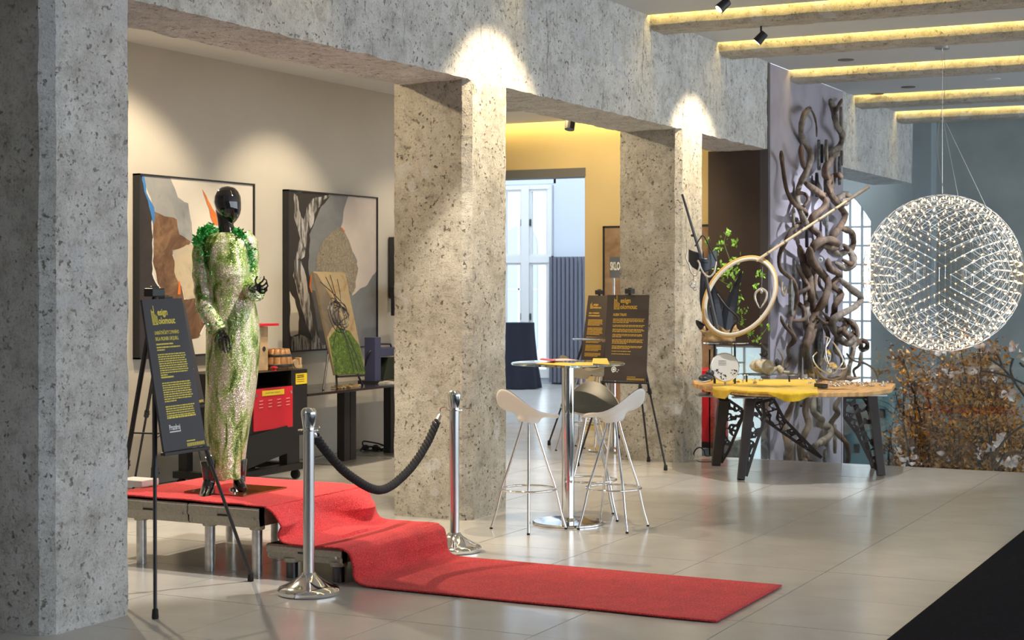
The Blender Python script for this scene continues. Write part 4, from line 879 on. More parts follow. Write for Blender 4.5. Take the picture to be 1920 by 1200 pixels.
m = MB(); m.beam(f5(.05, -.02, .01), f5(.95, -.02, .01), .02, .018); m.build('ledge', M_black, te)
# small things on the tables
bm_ = mat('magazine_paper', (.60, .56, .50), .6, 0, .3, 14)
for k, (px, lab, cc) in enumerate(((655, 'white and black brochure on the table under the canvas', (.5, .5, .48)), (676, 'brochure with pink cover on the far black table', (.6, .4, .36)), (690, 'brochure with yellow corner on the far black table', (.62, .48, .15)))):
    p_ = at(px, 716 - k, TZ); m = MB(); 
    for j in range(3): a = j * .15; m.box((p_.x - .12 + j * .012, 7.84 + k * .03, TZ + .001 + .006 * j), (p_.x + .10 + j * .01, 8.0 + k * .03, TZ + .006 + .006 * j))
    m.build('brochure', mat('brochure_%d' % k, cc, .5, 0, .4, 20), label=lab, cat='brochure', kind='thing')
rnd = random.Random(9)
for k in range(7):
    p_ = at(582 + k * 4, 727 - (k % 3) * 2, TZ); m = MB(); m.beam((p_.x, 7.9, TZ + .01 + .008 * (k % 2)), (p_.x + rnd.uniform(-.03, .05), 8.02, TZ + .012 + .008 * (k % 2)), .02, .012); m.build('wooden_offcut', M_rawwood, label='small wooden offcut lying on the nearer black table', cat='wood piece', kind='thing', group='wooden offcuts on the black table')
dv = thing('laser_marking_device', 'dark blue column laser device with handle on the far black table', 'device', (q(706, 712, 8.1).x, 8.1, TZ))
a_ = q(700, 712, 8.1); c_ = q(711, 632, 8.1); M_navy = mat('navy_metal', (.05, .055, .12), .45)
m = MB(); m.box((a_.x, 8.08, TZ), (c_.x, 8.2, c_.z)); m.build('column', M_navy, dv, bevel=.005)
m = MB(); m.box((c_.x, 8.08, q(0, 668, 8.1).z if False else q(720, 668, 8.1).z), (q(744, 655, 8.1).x, 8.22, q(730, 651, 8.1).z)); ar = m.build('laser_head', M_navy, dv, bevel=.006)
m = MB(); e0 = q(712, 645, 8.1); e1 = q(732, 645, 8.1); m.tube([e0, e1, q(734, 652, 8.1)], .010, 8); m.build('handle', M_black, ar)
m = MB(); e = q(740, 660, 8.07); m.add([e + V((-.015, 0, -.015)), e + V((.015, 0, -.015)), e + V((0, 0, .018))], [(0, 1, 2)]); m.build('warning_triangle', M_ylab, ar)
m = MB(); v0 = q(716, 705, 8.1); v1 = q(756, 705, 8.1); w0 = q(726, 670, 8.1); w1 = q(746, 670, 8.1); m.prism([(v0.x, TZ), (v1.x, TZ), (w1.x, w0.z), (w0.x, w0.z)], lambda u, v, h: (u, 8.09 + h, v), .14); m.build('hood', mat('smoked_green', (.02, .03, .02), .15), dv)
m = MB(); m.box((a_.x - .02, 8.04, TZ), (v1.x, 8.26, TZ + .02)); m.build('base', M_black, dv)
m = MB(); m.tube(smoothpath([q(700, 655, 8.12), q(690, 664, 8.15), q(685, 690, 8.2), q(692, 705, 8.2), q(700, 707, 8.14)], 8), .010, 8); m.build('hose', M_black, dv, smooth=True)
mo = thing('computer_monitor', 'monitor with lit blue screen half hidden behind the middle pillar', 'monitor', (q(748, 640, 8.2).x, 8.2, TZ))
a_ = q(739, 592, 8.25); c_ = q(790, 537, 8.25); m = MB(); m.box((a_.x, 8.25, a_.z), (c_.x, 8.29, c_.z)); m.build('housing', M_black, mo, bevel=.005)
m = MB(); m.box((a_.x + .025, 8.245, a_.z + .02), (c_.x - .02, 8.25, c_.z - .02)); m.build('screen', M_screen, mo)
m = MB(); xx = (a_.x + c_.x) / 2; m.box((xx - .03, 8.29, TZ), (xx + .03, 8.32, a_.z + .1)); m.box((xx - .12, 8.2, TZ), (xx + .12, 8.4, TZ + .012)); m.build('stand', M_black, mo)
a_ = q(743, 560, 8.5); c_ = q(800, 447, 8.5); m = MB(); m.box((a_.x, 8.5, a_.z), (c_.x, 8.59, c_.z)); m.build('wall_screen', M_blackgloss, label='dark switched-off wall screen cut off by the middle pillar', cat='screen', kind='thing', bevel=.006)
# power cables on floor
cb = thing('power_cables', 'tangle of black power cables and plugs on the floor under the far table', 'cable', at(705, 845, 0))
for pts_ in (((684, 846), (690, 842), (700, 845), (715, 843), (728, 846)), ((728, 842), (705, 846), (693, 840), (688, 833), (690, 828), (700, 829), (716, 832), (728, 836)), ((683, 846), (690, 839), (705, 838), (722, 841))):
    m = MB(); P3 = [at(x, 848, 0).lerp(at(x, 848, 0), 1) for x, y in pts_]; P3 = [V((p_.x, p_.y + .05, .012 + max(0, (846 - y)) / FPX * 15.5)) for p_, (x, y) in zip(P3, pts_)]; m.tube(smoothpath(P3, 6), .008, 6); m.build('cable', M_rubber, cb, smooth=True)
for x in (685, 704): p_ = at(x, 846, 0); m = MB(); m.ell((p_.x, p_.y, .035), .05, .03, .03); m.build('plug', M_rubber, cb, smooth=True)

# ------------------------------------------------------------------ bar tables and stools
def bar_table(label, loc, grp):
    t_ = thing('bar_table', label, 'table', (0, 0, 0), grp)
    m = MB(); m.lathe([(.001, 1.088), (.386, 1.088), (.391, 1.092), (.391, 1.098), (.386, 1.102), (.001, 1.102)], 72); m.build('glass_top', mat('green_tinted_glass', (.80, .93, .90), .02, 0, trans=1) if 'green_tinted_glass' not in bpy.data.materials else bpy.data.materials['green_tinted_glass'], t_, smooth=True)
    m = MB(); m.lathe([(.043, .02), (.043, 1.07)], 40); m.build('column', M_chrome, t_, smooth=True)
    m = MB(); m.lathe([(.10, 1.07), (.10, 1.087)], 32); m.build('top_plate', M_steel, t_)
    m = MB(); m.lathe([(.24, 0), (.245, .003), (.245, .012), (.236, .018), (.06, .026), (.045, .04)], 64); m.build('base', M_chrome, t_, smooth=True, auto=30)
    t_.location = loc; return t_
bt = bar_table('glass-topped chrome bar table with yellow papers, in front of the middle pillar', at(1065, 981), 'glass bar tables')
dup(bt, at(1148, 845), 0, 'second glass bar table far behind, partly hidden by the dark boards')
def seat_z(x, y):     # x forward(+)/back(-), metres
    back = max(0, -x / .20); z = .775 + .165 * min(1.1, back) ** 1.45 * (1 - .34 * (abs(y) / .2) ** 2.2)
    z += .10 * max(0, abs(y) - .06) ** 1.3 * (0 if x < 0 else 0) - .03 * max(0, x / .2) ** 2 + .012 * (abs(y) / .18) ** 2 * (1 - back)
    return z
def make_stool(label, topm, shell, grp):
    s_ = thing('bar_stool', label, 'stool', (0, 0, 0), grp); n = 40
    def outl(t):   # outline of seat
        c, s = math.cos(t), math.sin(t); r = .205 if c < 0 else .195; return r * math.copysign(abs(c) ** .85, c), .2 * s * (1.0 if c < 0 else 1 - .12 * c * c)
    m = MB(); v_ = []; NR = 10
    for i in range(NR + 1):
        for j in range(n):
            x, y = outl(2 * PI * j / n); k = i / NR; v_.append(V((x * k, y * k, seat_z(x * k, y * k))))
    m.add(v_, [(i * n + j, i * n + (j + 1) % n, (i + 1) * n + (j + 1) % n, (i + 1) * n + j) for i in range(NR) for j in range(n)]); m.build('seat_pad', topm, s_, smooth=True, auto=80)
    m = MB(); v_ = []; ND = 12
    for i in range(ND + 1):
        k = i / ND
        for j in range(n):
            x, y = outl(2 * PI * j / n); kk = 1.035 if i == 0 else 1 + .03 * (1 - k) - (0 if k < .25 else .74 * ((k - .25) / .75) ** .55)
            xx, yy = x * kk, y * kk
            zz = seat_z(x, y) if i == 0 else None
            top = seat_z(xx * min(1, 1 / max(kk, 1e-3)) if kk > 1 else xx, yy / kk if kk > 1 else yy)
            dz = .004 if i == 0 else -.012 - .035 * k * k - (0.0 if k < .7 else .06 * ((k - .7) / .3) ** 1.2)
            if i > 0: zz = top + dz
            if k > .8: zz = zz * (1 - (k - .8) / .2) + .722 * ((k - .8) / .2)
            v_.append(V((xx, yy, zz)))
    m.add(v_, [(i * n + j, i * n + (j + 1) % n, (i + 1) * n + (j + 1) % n, (i + 1) * n + j) for i in range(ND) for j in range(n)] + [tuple(ND * n + j for j in range(n))]); m.build('seat_shell', shell, s_, smooth=True, auto=70)
    rr = .19
    for k in range(4):
        a = PI / 4 + k * PI / 2 + .12; c, s = math.cos(a), math.sin(a); m = MB()
        m.tube(smoothpath([(.035 * c, .035 * s, .735), (.055 * c, .055 * s, .66), (.13 * c, .13 * s, .42), (.175 * c, .175 * s, .29), (.215 * c, .215 * s, .12), (.25 * c, .25 * s, .006)], 5), .0085, 10); L_ = m.build('leg', M_chrome, s_, smooth=True)
        m = MB(); m.lathe([(.010, 0), (.010, .012)], 10, (.25 * c, .25 * s, 0)); m.build('glide', M_rubber, L_)
    m = MB(); m.tube([(.185 * math.cos(t), .185 * math.sin(t), .27) for t in [2 * PI * i / 40 for i in range(40)]], .0075, 8, closed=True)
    m.build('footrest_ring', M_chrome, s_, smooth=True); return s_
s0 = make_stool('white bar stool left of the bar table, back towards the pillar', M_dark, M_wplastic, 'saddle-seat bar stools')
axis = math.atan2(RT.y, RT.x)
s0.location = at(991, 992); s0.rotation_euler = (0, 0, axis + .65)
sC = dup(s0, at(1150, 990), axis + PI - .6, 'white bar stool right of the bar table, seat turned left')
sB = dup(s0, at(1106, 971), axis - PI / 2 - .1, 'bar stool with dark grey seat pad facing the camera, behind the table column')
s1 = make_stool('x', M_cream, M_cream, 'cream bar stools in the background'); s1['label'] = 'cream bar stool in the background, left one under the far bar table'
s1.location = at(1090, 846); s1.rotation_euler = (0, 0, axis + .5)
dup(s1, at(1125, 838), axis + PI + .4, 'cream bar stool in the background, right one beside the far bar table')
# papers on bar table
bc = bt.location
M_ypap = mat('yellow_paper', (.62, .42, .08), .6); M_pk = mat('pink_paper', (.75, .45, .45), .6); M_wp = mat('white_paper', (.8, .8, .78), .6)
def sheet(nm, lab, pts, mt, z, lift=0, cat='paper', th=.003):
    m = MB(); v_ = [V((*at(px, py, z).xy, z + (lift if i in (2, 3) else 0))) for i, (px, py) in enumerate(pts)]
    m.add(v_ + [p_ + V((0, 0, th)) for p_ in v_], [(3, 2, 1, 0), (4, 5, 6, 7), (0, 1, 5, 4), (1, 2, 6, 5), (2, 3, 7, 6), (3, 0, 4, 7)]); return m.build(nm, mt, label=lab, cat=cat, kind='thing')
sheet('yellow_folder', 'yellow paper sheet, leftmost on the glass bar table', [(1004, 682), (1040, 678), (1085, 683), (1075, 687)], M_ypap, 1.103)
sheet('yellow_folder', 'folded yellow paper, rightmost on the glass bar table', [(1110, 682), (1143, 684), (1138, 678), (1112, 678)], M_ypap, 1.103, .02)
sheet('yellow_folder', 'yellow paper lying in the middle of the glass bar table', [(1070, 686), (1112, 686), (1112, 680), (1080, 680)], M_ypap, 1.107)
sheet('leaflet', 'white-pink leaflet on the yellow papers of the bar table', [(1012, 675), (1040, 677), (1084, 677), (1060, 674)], M_pk, 1.115, .004)
sheet('leaflet', 'thin red leaflet at the left end of the papers on the bar table', [(1012, 674), (1038, 677), (1042, 675), (1016, 672)], M_red, 1.122)
# cocktail table under dark cloth
ct = thing('cocktail_table', 'cocktail table draped to the floor in navy cloth by the far window', 'table', at(972, 728))
cl = at(972, 728); m = MB(); hz = P(972, 606, proj(cl)[2]).z
def cf(u, v): a = 2 * PI * v; r = (.25 + .10 * u ** 1.5) * (1 + .07 * math.sin(9 * a) * u); return V((cl.x + r * math.cos(a), cl.y + r * math.sin(a), hz * (1 - u) + .01))
m.grid(cf, 16, 90); m.lathe([(.001, hz + .012), (.25, hz + .01)], 40, (cl.x, cl.y, 0)); m.build('cloth', M_blackfab, ct, smooth=True)

# ------------------------------------------------------------------ balcony glass
gb = thing('glass_balustrade', 'frameless clear glass balustrade along the floor edge behind the display table', 'railing', (14.56, 3.9, 0))
ys = [5.28, aX(1580, 800, 14.56).y, 1.6, -.8]
for i in range(3):
    m = MB(); m.box((14.555, ys[i + 1] + .012, -.25), (14.570, ys[i] - .012, 1.035)); m.build('pane', M_glass, gb)
m = MB(); m.box((14.60, YF - .02, -.25), (16.38, YF - .005, 1.01)); m.build('pane', M_glass, gb)
for y_ in (4.6, aX(1580, 800, 14.56).y + .25):
    m = MB(); m.tube([(14.53, y_, -.1), (14.60, y_, -.1)], .03, 12); m.build('point_fixing', M_steel, gb)
glow_root = bpy.data.objects.new('added_glow_panel', None); C.objects.link(glow_root); glow_root.location = (16.5, 5.7, -1); glow_root['kind'] = 'structure'  # added glowing panel, imitates bright window reflections in the return glass
m = MB(); m.box((16.47, YF + .08, -3.4), (16.48, 5.98, .97)); m.build('pane', mat('reflection_glow', (.6, .7, .75), .3, emit=(.66, .82, .92), estr=.85), glow_root)  # glowing sheet of the added panel, not a window pane
m = MB()
for z_ in (-.85, .97): m.box((16.44, YF + .08, z_ - .012), (16.48, 5.98, z_ + .012))
m.box((16.44, 5.60, -3.4), (16.48, 5.62, .97)); m.build('muntin', M_wframe, glow_root)  # bars belong to the added glow panel
rc = thing('red_cabinet', 'narrow red cabinet seen between the third pillar and the glass', 'cabinet', (15.2, 5.7, 0))
a_ = aX(1318, 840, 15.2); m = MB(); m.box((15.2, a_.y - .12, .06), (15.6, a_.y + .5, .78)); m.build('body', M_red, rc, bevel=.01); m = MB(); m.box((15.22, a_.y - .10, 0), (15.58, a_.y + .48, .06)); m.build('plinth', M_black, rc)
m = MB(); m.tube(smoothpath([at(1352, 862), at(1335, 866), at(1312, 866), at(1301, 858) , P(1303, 845, 14.9), P(1312, 839, 14.95), P(1320, 845, 15.0), P(1324, 855, 15.0), at(1345, 852)], 7), .006, 6); m.build('floor_cable', M_rubber, smooth=True, label='thin black cable looping on the floor beside the left table leg', cat='cable', kind='thing')

# ------------------------------------------------------------------ display table
DT = .755
dt = thing('display_table', 'wood-slab display table on black web-cut metal legs by the glass balustrade', 'table', (13.6, 4.2, 0))
front = [(1299, 716), (1302, 722), (1318, 726), (1322, 729), (1400, 737), (1480, 740), (1560, 739), (1625, 738), (1672, 731), (1679, 722), (1664, 714), (1640, 712)]
pl = [at(x, y - 3, DT) for x, y in front]; pl = [(min(p_.x, 14.40), p_.y) for p_ in pl]
pl += [(14.38, 3.95), (14.42, 4.6), (14.2, 5.12)]
m = MB(); m.prism(pl, lambda u, v, h: (u, v, DT - .038 + h), .038); m.build('tabletop', M_wood, dt, bevel=.006)
fr_ = [P(1385, 744, 13.5), P(1652, 741, 13.75)]
m = MB(); z_ = DT - .06
for a, c in (((12.95, 4.42), (13.62, 3.56)), ((13.78, 4.92), (14.25, 3.75)), ((12.95, 4.42), (13.78, 4.92)), ((13.62, 3.56), (14.25, 3.75))): m.beam((*a, z_), (*c, z_), .05, .03)
m.build('under_frame', M_black, dt)
M_leg = mat('dark_steel', (.045, .036, .034), .38, .3, .15, 8)
def inpoly(x, y, pg):
    r = False
    for i in range(len(pg)):
        x1, y1 = pg[i]; x2, y2 = pg[i - 1]
        if (y1 > y) != (y2 > y) and x < (x2 - x1) * (y - y1) / (y2 - y1) + x1: r = not r
    return r
def dleg(foot, top, df, dt_, w0, w1, poly=None, seed=1, dl=None):
    f0 = P(*foot, df); f0.z = .002; t0_ = P(*top, dt_); m = MB()
    if w0: m.beam(f0, t0_, w0, w0, up=tuple(FW), w2=w1, h2=w1); L_ = m.build('leg', M_leg, dt, bevel=.003)
    else: L_ = None
    if poly:
        r = random.Random(seed); ys_ = [y for x, y in poly]; y0, y1 = min(ys_), max(ys_); xs_ = [x for x, y in poly]; pts_ = []
        while len(pts_) < 70:
            x, y = r.uniform(min(xs_), max(xs_)), r.uniform(y0, y1)
            if inpoly(x, y, poly): pts_.append((x, y))
        D = (lambda x, y: (df * (y - y0) + dt_ * (y1 - y)) / (y1 - y0) + .02)
        m = MB(); n = len(poly); bp = []
        for i in range(n):
            for k in range(4): bp.append((poly[i][0] + (poly[(i + 1) % n][0] - poly[i][0]) * k / 4, poly[i][1] + (poly[(i + 1) % n][1] - poly[i][1]) * k / 4))
        W_ = lambda p_: P(p_[0], p_[1], D(*p_))
        for i in range(len(bp)): m.beam(W_(bp[i]), W_(bp[(i + 1) % len(bp)]), .026, .008, up=tuple(FW))
        al = pts_ + bp; done = set()
        for i, p_ in enumerate(pts_):
            for j in sorted(range(len(al)), key=lambda j: math.dist(p_, al[j]))[1:5]:
                if (min(i, j), max(i, j)) not in done: done.add((min(i, j), max(i, j))); m.beam(W_(p_), W_(al[j]), r.uniform(.007, .020), .006, up=tuple(FW))
        o = m.build('web_bracket', M_leg, L_ or dt)
dleg((1389, 900), (1407, 748), 13.48, 13.62, .058, .082, [(1413, 749), (1430, 750), (1434, 785), (1412, 850), (1399, 893), (1404, 820)], 1)
dleg((1342, 872), (1357, 748), 14.55, 14.4, .075, .095, [(1366, 750), (1392, 768), (1390, 788), (1366, 845), (1352, 868), (1358, 800)], 2)
dleg((1652, 893), (1634, 742), 13.78, 13.85, .066, .085, [(1584, 745), (1628, 745), (1638, 800), (1646, 882), (1636, 872), (1606, 812), (1583, 782)], 3)
dleg((1637, 877), (1604, 760), 14.35, 14.2, .035, .045)
dleg((1538, 862), (1432, 755), 14.3, 13.7, 0, 0, [(1414, 757), (1450, 748), (1470, 786), (1540, 858), (1498, 832), (1432, 786)], 5)
m = MB()
for x, y, d in ((1395, 745, 13.55), (1640, 741, 13.8)): m.beam(P(x - 22, y, d), P(x + 22, y, d), .08, .012)
m.build('mounting_plate', M_steel, dt)
m = MB(); p_ = P(1330, 743, 14.0); m.beam(P(1307, 741, 13.9), P(1352, 743, 13.9), .22, .012); m.build('side_tray', M_steel, dt, label='small grey side tray under the left end')
# felt cloth
top_e = [(1336, 718), (1360, 718), (1400, 720), (1450, 721), (1490, 720), (1533, 724)]
bot_e = [(1340, 745), (1358, 748), (1372, 733), (1405, 731), (1432, 735), (1452, 744), (1475, 754), (1497, 752), (1520, 741), (1533, 728)]
def felt(u, v):
    # v: 0 back on table, .55 table edge, 1 hanging hem
    x = 1336 + 197 * u; hem = 0
    for (x0, y0), (x1, y1) in zip(bot_e, bot_e[1:]):
        if x0 <= x <= x1 + .01: hem = y0 + (y1 - y0) * (x - x0) / (x1 - x0)
    if x < 1340: hem = 742
    ed = 727 + 9 * min(1, max(0, (x - 1320) / 90)); ed = next((y0 + (y1 - y0) * (x - x0) / (x1 - x0) for (x0, y0), (x1, y1) in zip(front, front[1:]) if x0 <= x <= x1), 738); e = at(x, ed - 3, DT)
    if v < .5:
        a = at(x, 713, DT).lerp(e, v * 2); return V((a.x, a.y, DT + .006 + .006 * noise.noise(V((u * 9, v * 6, 0)))))
    t = (v - .5) * 2; hz_ = P(x, max(hem, ed), proj(e)[2] - .01).z; sd = -FW * .024; k = min(1, t * 5)
    return V((e.x, e.y, DT + .006 - (DT + .006 - min(hz_, DT - .002)) * t)) + sd * k + FW * .006 * math.sin(u * 30) * t
m = MB(); m.grid(felt, 80, 22); m.build('felt_cloth', M_felt, smooth=True, solid=.007, label='mustard yellow felt cloth draped over the front of the display table', cat='cloth', kind='thing')
# shelf tower
sh = thing('display_stand', 'black display stand with small glass shelves at the left of the display table', 'stand', P(1372, 715, 13.7))
m = MB(); m.tube([V((*P(1340, 716, 14.15).xy, DT)), P(1340, 644, 14.15)], .012, 8); m.tube([V((*P(1378, 716, 14.15).xy, DT)), P(1378, 644, 14.15)], .010, 8); m.tube([P(1400, 716, 13.8), P(1400, 702, 13.8)], .008, 6); m.tube([P(1480, 716, 13.8), P(1480, 702, 13.8)], .008, 6); m.build('post', M_black, sh)
for c_, rx, ry, dd in ((P(1361, 643, 14.05), .20, .16, 0), (P(1440, 702, 13.75), .26, .16, 0), (P(1375, 680, 14.0), .10, .1, 0)):
    m = MB(); m.add([c_ + RT * rx * math.cos(t) + FW * ry * math.sin(t) + UP * h for h in (-.004, .004) for t in [2 * PI * i / 32 for i in range(32)]], [tuple(range(31, -1, -1)), tuple(range(32, 64))] + [(i, (i + 1) % 32, 32 + (i + 1) % 32, 32 + i) for i in range(32)]); m.build('glass_shelf', bpy.data.materials['green_tinted_glass'], sh)
# crown-like tan piece
cr = thing('bone_crown', 'tan bone-coloured jagged crown piece on the upper glass shelf', 'ornament', P(1350, 642, 13.85)); m = MB(); v_ = []; n = 40; c0 = P(1349, 641, 14.0)
for i in range(5):
    for j in range(n):
        t = 2 * PI * j / n; hgt = .095 + .045 * max(0, math.sin(3 * t + .6)) ** 2 + .02 * noise.noise(V((math.cos(t) * 3, math.sin(t) * 3, 0))); k = i / 4
        r = .125 + .03 * k + .012 * math.sin(5 * t + 4 * k) - .02 * math.sin(PI * k); v_.append(c0 + RT * r * math.cos(t) * 1.05 + FW * r * .7 * math.sin(t) + UP * (hgt * k + .006))
m.add(v_, [(i * n + j, i * n + (j + 1) % n, (i + 1) * n + (j + 1) % n, (i + 1) * n + j) for i in range(4) for j in range(n)]); m.build('shell', blotch('tan_bone', [(.22, .13, .06), (.42, .28, .14), (.50, .38, .22)], 14), cr, smooth=True, solid=.008)
# black spiky forms
sp = thing('black_spike_sculpture', 'cluster of black pointed leaf shapes rising behind the tan crown', 'sculpture', P(1352, 640, 13.95))
M_spike = mat('blue_black_leather', (.020, .024, .035), .35)
for k, (base, mid, tip, w) in enumerate((((1340, 640), (1325, 590), (1322, 520), .07), ((1350, 640), (1340, 570), (1330, 505), .09), ((1358, 640), (1368, 575), (1392, 506), .09), ((1352, 640), (1352, 580), (1345, 545), .11), ((1366, 640), (1372, 600), (1386, 528), .07), ((1335, 640), (1314, 610), (1306, 600), .07), ((1345, 640), (1318, 570), (1319, 470), .05))):
    m = MB(); d_ = 13.95 + .02 * k; pts_ = smoothpath([P(*base, d_), P(*mid, d_ + .02), P(*tip, d_ - .05)], 8); n = len(pts_); v_ = []
    for i, p_ in enumerate(pts_):
        ww = 1.8 * w * (1 - i / (n - 1)) ** .8 * (.6 + 1.2 * min(.5, i / n)) / 1.2 + .001; v_ += [p_ - RT * ww / 2, p_ + FW * -.018 * (1 - i / n), p_ + RT * ww / 2]
    m.add(v_, [(3 * i + a, 3 * i + a + 1, 3 * i + a + 4, 3 * i + a + 3) for i in range(n - 1) for a in (0, 1)]); m.build('spike', M_spike, sp, solid=.003)
m = MB(); m.tube(smoothpath([P(1345, 552, 13.85), P(1362, 575, 13.8), P(1384, 597, 13.78), P(1374, 612, 13.8), P(1368, 628, 13.85)], 6), .010, 8); m.build('strap', M_black, sp, smooth=True)
# hoop
hp_ = thing('oval_hoop', 'large oval hoop of pale and golden wood standing tilted on the display table', 'hoop', P(1375, 640, 13.8))
hc = P(1387, 556, 13.8); hk = 13.8 / FPX
def hoop(off, r0, thk, mt, nm):
    pts_ = []
    for i in range(72):
        t = 2 * PI * i / 72; a_, b_ = 82 * r0, 56 * r0; u, v = a_ * math.cos(t), b_ * math.sin(t); al = math.radians(54)
        x = u * math.cos(al) - v * math.sin(al); y = u * math.sin(al) + v * math.cos(al); pts_.append(hc + RT * x * hk + UP * y * hk + FW * (off + .10 * math.sin(t)))
    m = MB(); m.tube(pts_, thk, 8, closed=True); m.build(nm, mt, hp_, smooth=True)
hoop(0, 1.0, .016, mat('golden_wood', (.62, .38, .12), .45), 'outer_band'); hoop(-.014, .955, .015, mat('pale_band', (.72, .66, .56), .5), 'inner_band')
# rods
rd = thing('dark_rod', 'thin dark rod leaning up-left from the crown to beside the third pillar', 'rod', P(1345, 620, 13.85)); m = MB(); m.tube([P(1346, 622, 13.8), P(1314, 480, 13.75), P(1279, 364, 13.75)], [.016, .014, .010], 10); m.build('shaft', mat('slate_rod', (.07, .075, .085), .4), rd, smooth=True)
for t in (.18, .42, .7): p_ = P(1346, 622, 13.8).lerp(P(1279, 364, 13.75), t); m = MB(); m.ell(p_, .02, .02, .012); m.build('node', M_black, rd, smooth=True)
br_ = thing('bamboo_rod', 'long pale bamboo rod leaning up to the right from the oval hoop', 'rod', P(1420, 486, 13.8)); ra, rb2 = P(1418, 489, 13.75), P(1629, 350, 13.95)
m = MB(); m.tube([ra, ra.lerp(rb2, .8)], [.013, .011], 10); m.build('shaft', mat('bamboo', (.50, .40, .26), .5), br_, smooth=True); m = MB(); m.tube([ra.lerp(rb2, .8), rb2], [.013, .016], 10); m.build('dark_tip', M_driftl, br_, smooth=True)
for t in (.1, .25, .4, .55, .7): m = MB(); m.ell(ra.lerp(rb2, t), .016, .016, .016); m.build('node', M_driftl, br_, smooth=True)
# hanging black mask with bands
hk_ = thing('hanging_mask', 'black and pearl hanging mask on the dark rod in front of the pillar', 'mask', P(1315, 470, 13.7))
m = MB(); c_ = P(1318, 492, 13.65)
def mk(u, v):
    t = -PI * .95 + u * PI * 1.1 * 2 * .55 + PI * .35; r = .13 + .03 * math.sin(v * PI); z = (v - .5) * .17; return c_ + RT * (u - .5) * .24 + FW * (-.07 * math.sin(PI * u)) + UP * (z * (1 - .5 * abs(u - .5)) + .05 * abs(2 * u - 1) ** 2 - (.05 if .35 < u < .65 and v > .6 else 0))
m.grid(mk, 24, 12); m.build('cup', M_spike, hk_, smooth=True, solid=.006)
M_pearl = mat('pearl', (.66, .62, .55), .18, .4)
for pts_ in (((1303, 462), (1312, 448), (1319, 442), (1330, 462), (1343, 490)), ((1343, 490), (1338, 512), (1328, 519), (1318, 510), (1312, 498)), ((1291, 492), (1296, 510), (1305, 516), (1312, 498), (1308, 488)), ((1289, 470), (1287, 486), (1295, 500))):
    m = MB(); m.tube(smoothpath([P(x, y, 13.58) for x, y in pts_], 7), .008 if pts_[0][0] != 1303 else .006, 8); m.build('band', M_pearl if pts_[0][0] != 1303 else M_black, hk_, smooth=True)
for k, (x, y, r) in enumerate(((1300, 532, .030), (1300, 536, .020), (1303, 541, .014))):
    m = MB(); m.tube([P(x, y, 13.6) + RT * r * math.cos(t) + UP * r * 1.1 * math.sin(t) for t in [2 * PI * i / 20 for i in range(20)]], .004, 6, closed=True); m.build('dangling_ring', M_steel, hk_, smooth=True)
m = MB(); m.tube([P(1286, 405, 13.74), P(1287, 470, 13.6)], .0015, 4); m.tube([P(1300, 515, 13.6), P(1300, 526, 13.6)], .0015, 4); m.build('thread', M_black, hk_)
# silver pendant inside hoop
pd = thing('silver_pendant', 'silver wishbone-shaped pendant hanging inside the oval hoop', 'pendant', P(1428, 540, 13.75))
for pts_ in (((1428, 541), (1418, 548), (1416, 560), (1424, 578)), ((1428, 541), (1437, 548), (1436, 562), (1426, 578))): m = MB(); m.tube(smoothpath([P(x, y, 13.72) for x, y in pts_], 6), [.011] * 8 + [.010] * 6 + [.007] * 3 + [.003] * 2, 8); m.build('arm', M_pearl, pd, smooth=True)
m = MB(); m.ell(P(1428, 546, 13.71), .018, .014, .022); m.build('bead', M_steel, pd, smooth=True); m = MB(); m.tube([P(1428, 541, 13.72), P(1430, 500, 13.76)], .0012, 4); m.build('thread', M_steel, pd)
# green sprig
gp = thing('green_sprig', 'green leafy sprig rising behind the oval hoop on the display table', 'plant', P(1375, 716, 14.0))
stem = [(1375, 716), (1372, 640), (1382, 560), (1372, 500), (1358, 455), (1366, 434)]
m = MB(); m.tube(smoothpath([P(x, y, 14.1) for x, y in stem], 6), .004, 6)
m.tube(smoothpath([P(x, y, 14.1) for x, y in ((1376, 600), (1405, 620), (1420, 635), (1440, 612))], 6), .003, 5); m.tube(smoothpath([P(x, y, 14.1) for x, y in ((1380, 540), (1345, 520), (1335, 480), (1325, 445))], 6), .003, 5); m.build('stem', mat('stem_green', (.12, .16, .04), .6), gp, smooth=True)
rnd = random.Random(11); lf = MB(); lf.add([(0, 0, 0), (.012, .010, .002), (.026, .0, 0), (.012, -.010, .002)], [(0, 1, 2, 3)])
leaf0 = None
for cx_, cy_, n, s_ in ((1366, 434, 7, 5), (1352, 458, 8, 8), (1345, 470, 7, 8), (1326, 452, 5, 6), (1378, 488, 8, 8), (1370, 505, 12, 9), (1360, 515, 12, 10), (1380, 520, 10, 10), (1375, 540, 10, 9), (1385, 560, 10, 9), (1352, 500, 8, 8), (1390, 585, 8, 8), (1392, 600, 6, 7), (1422, 512, 5, 5), (1430, 517, 4, 4), (1417, 535, 5, 5), (1426, 605, 5, 5), (1407, 625, 7, 6), (1421, 637, 7, 6), (1380, 455, 5, 5), (1340, 508, 6, 7), (1440, 612, 3, 3)):
    for _ in range(int(n * 1.6)):
        p_ = P(cx_ + rnd.gauss(0, s_ * .6), cy_ + rnd.gauss(0, s_ * .6), 14.1 + rnd.uniform(-.06, .06)); m = None
        if leaf0 is None: leaf0 = lf.build('leaf', M_leafg, gp); leaf0.data.transform(Matrix.Translation(gp.location)); o = leaf0
        else: o = leaf0.copy(); C.objects.link(o); o.parent = gp
        o.location = p_ - gp.location; o.rotation_euler = (rnd.uniform(0, 6), rnd.uniform(0, 6), rnd.uniform(0, 6)); o.scale = [rnd.uniform(1.0, 1.8)] * 3
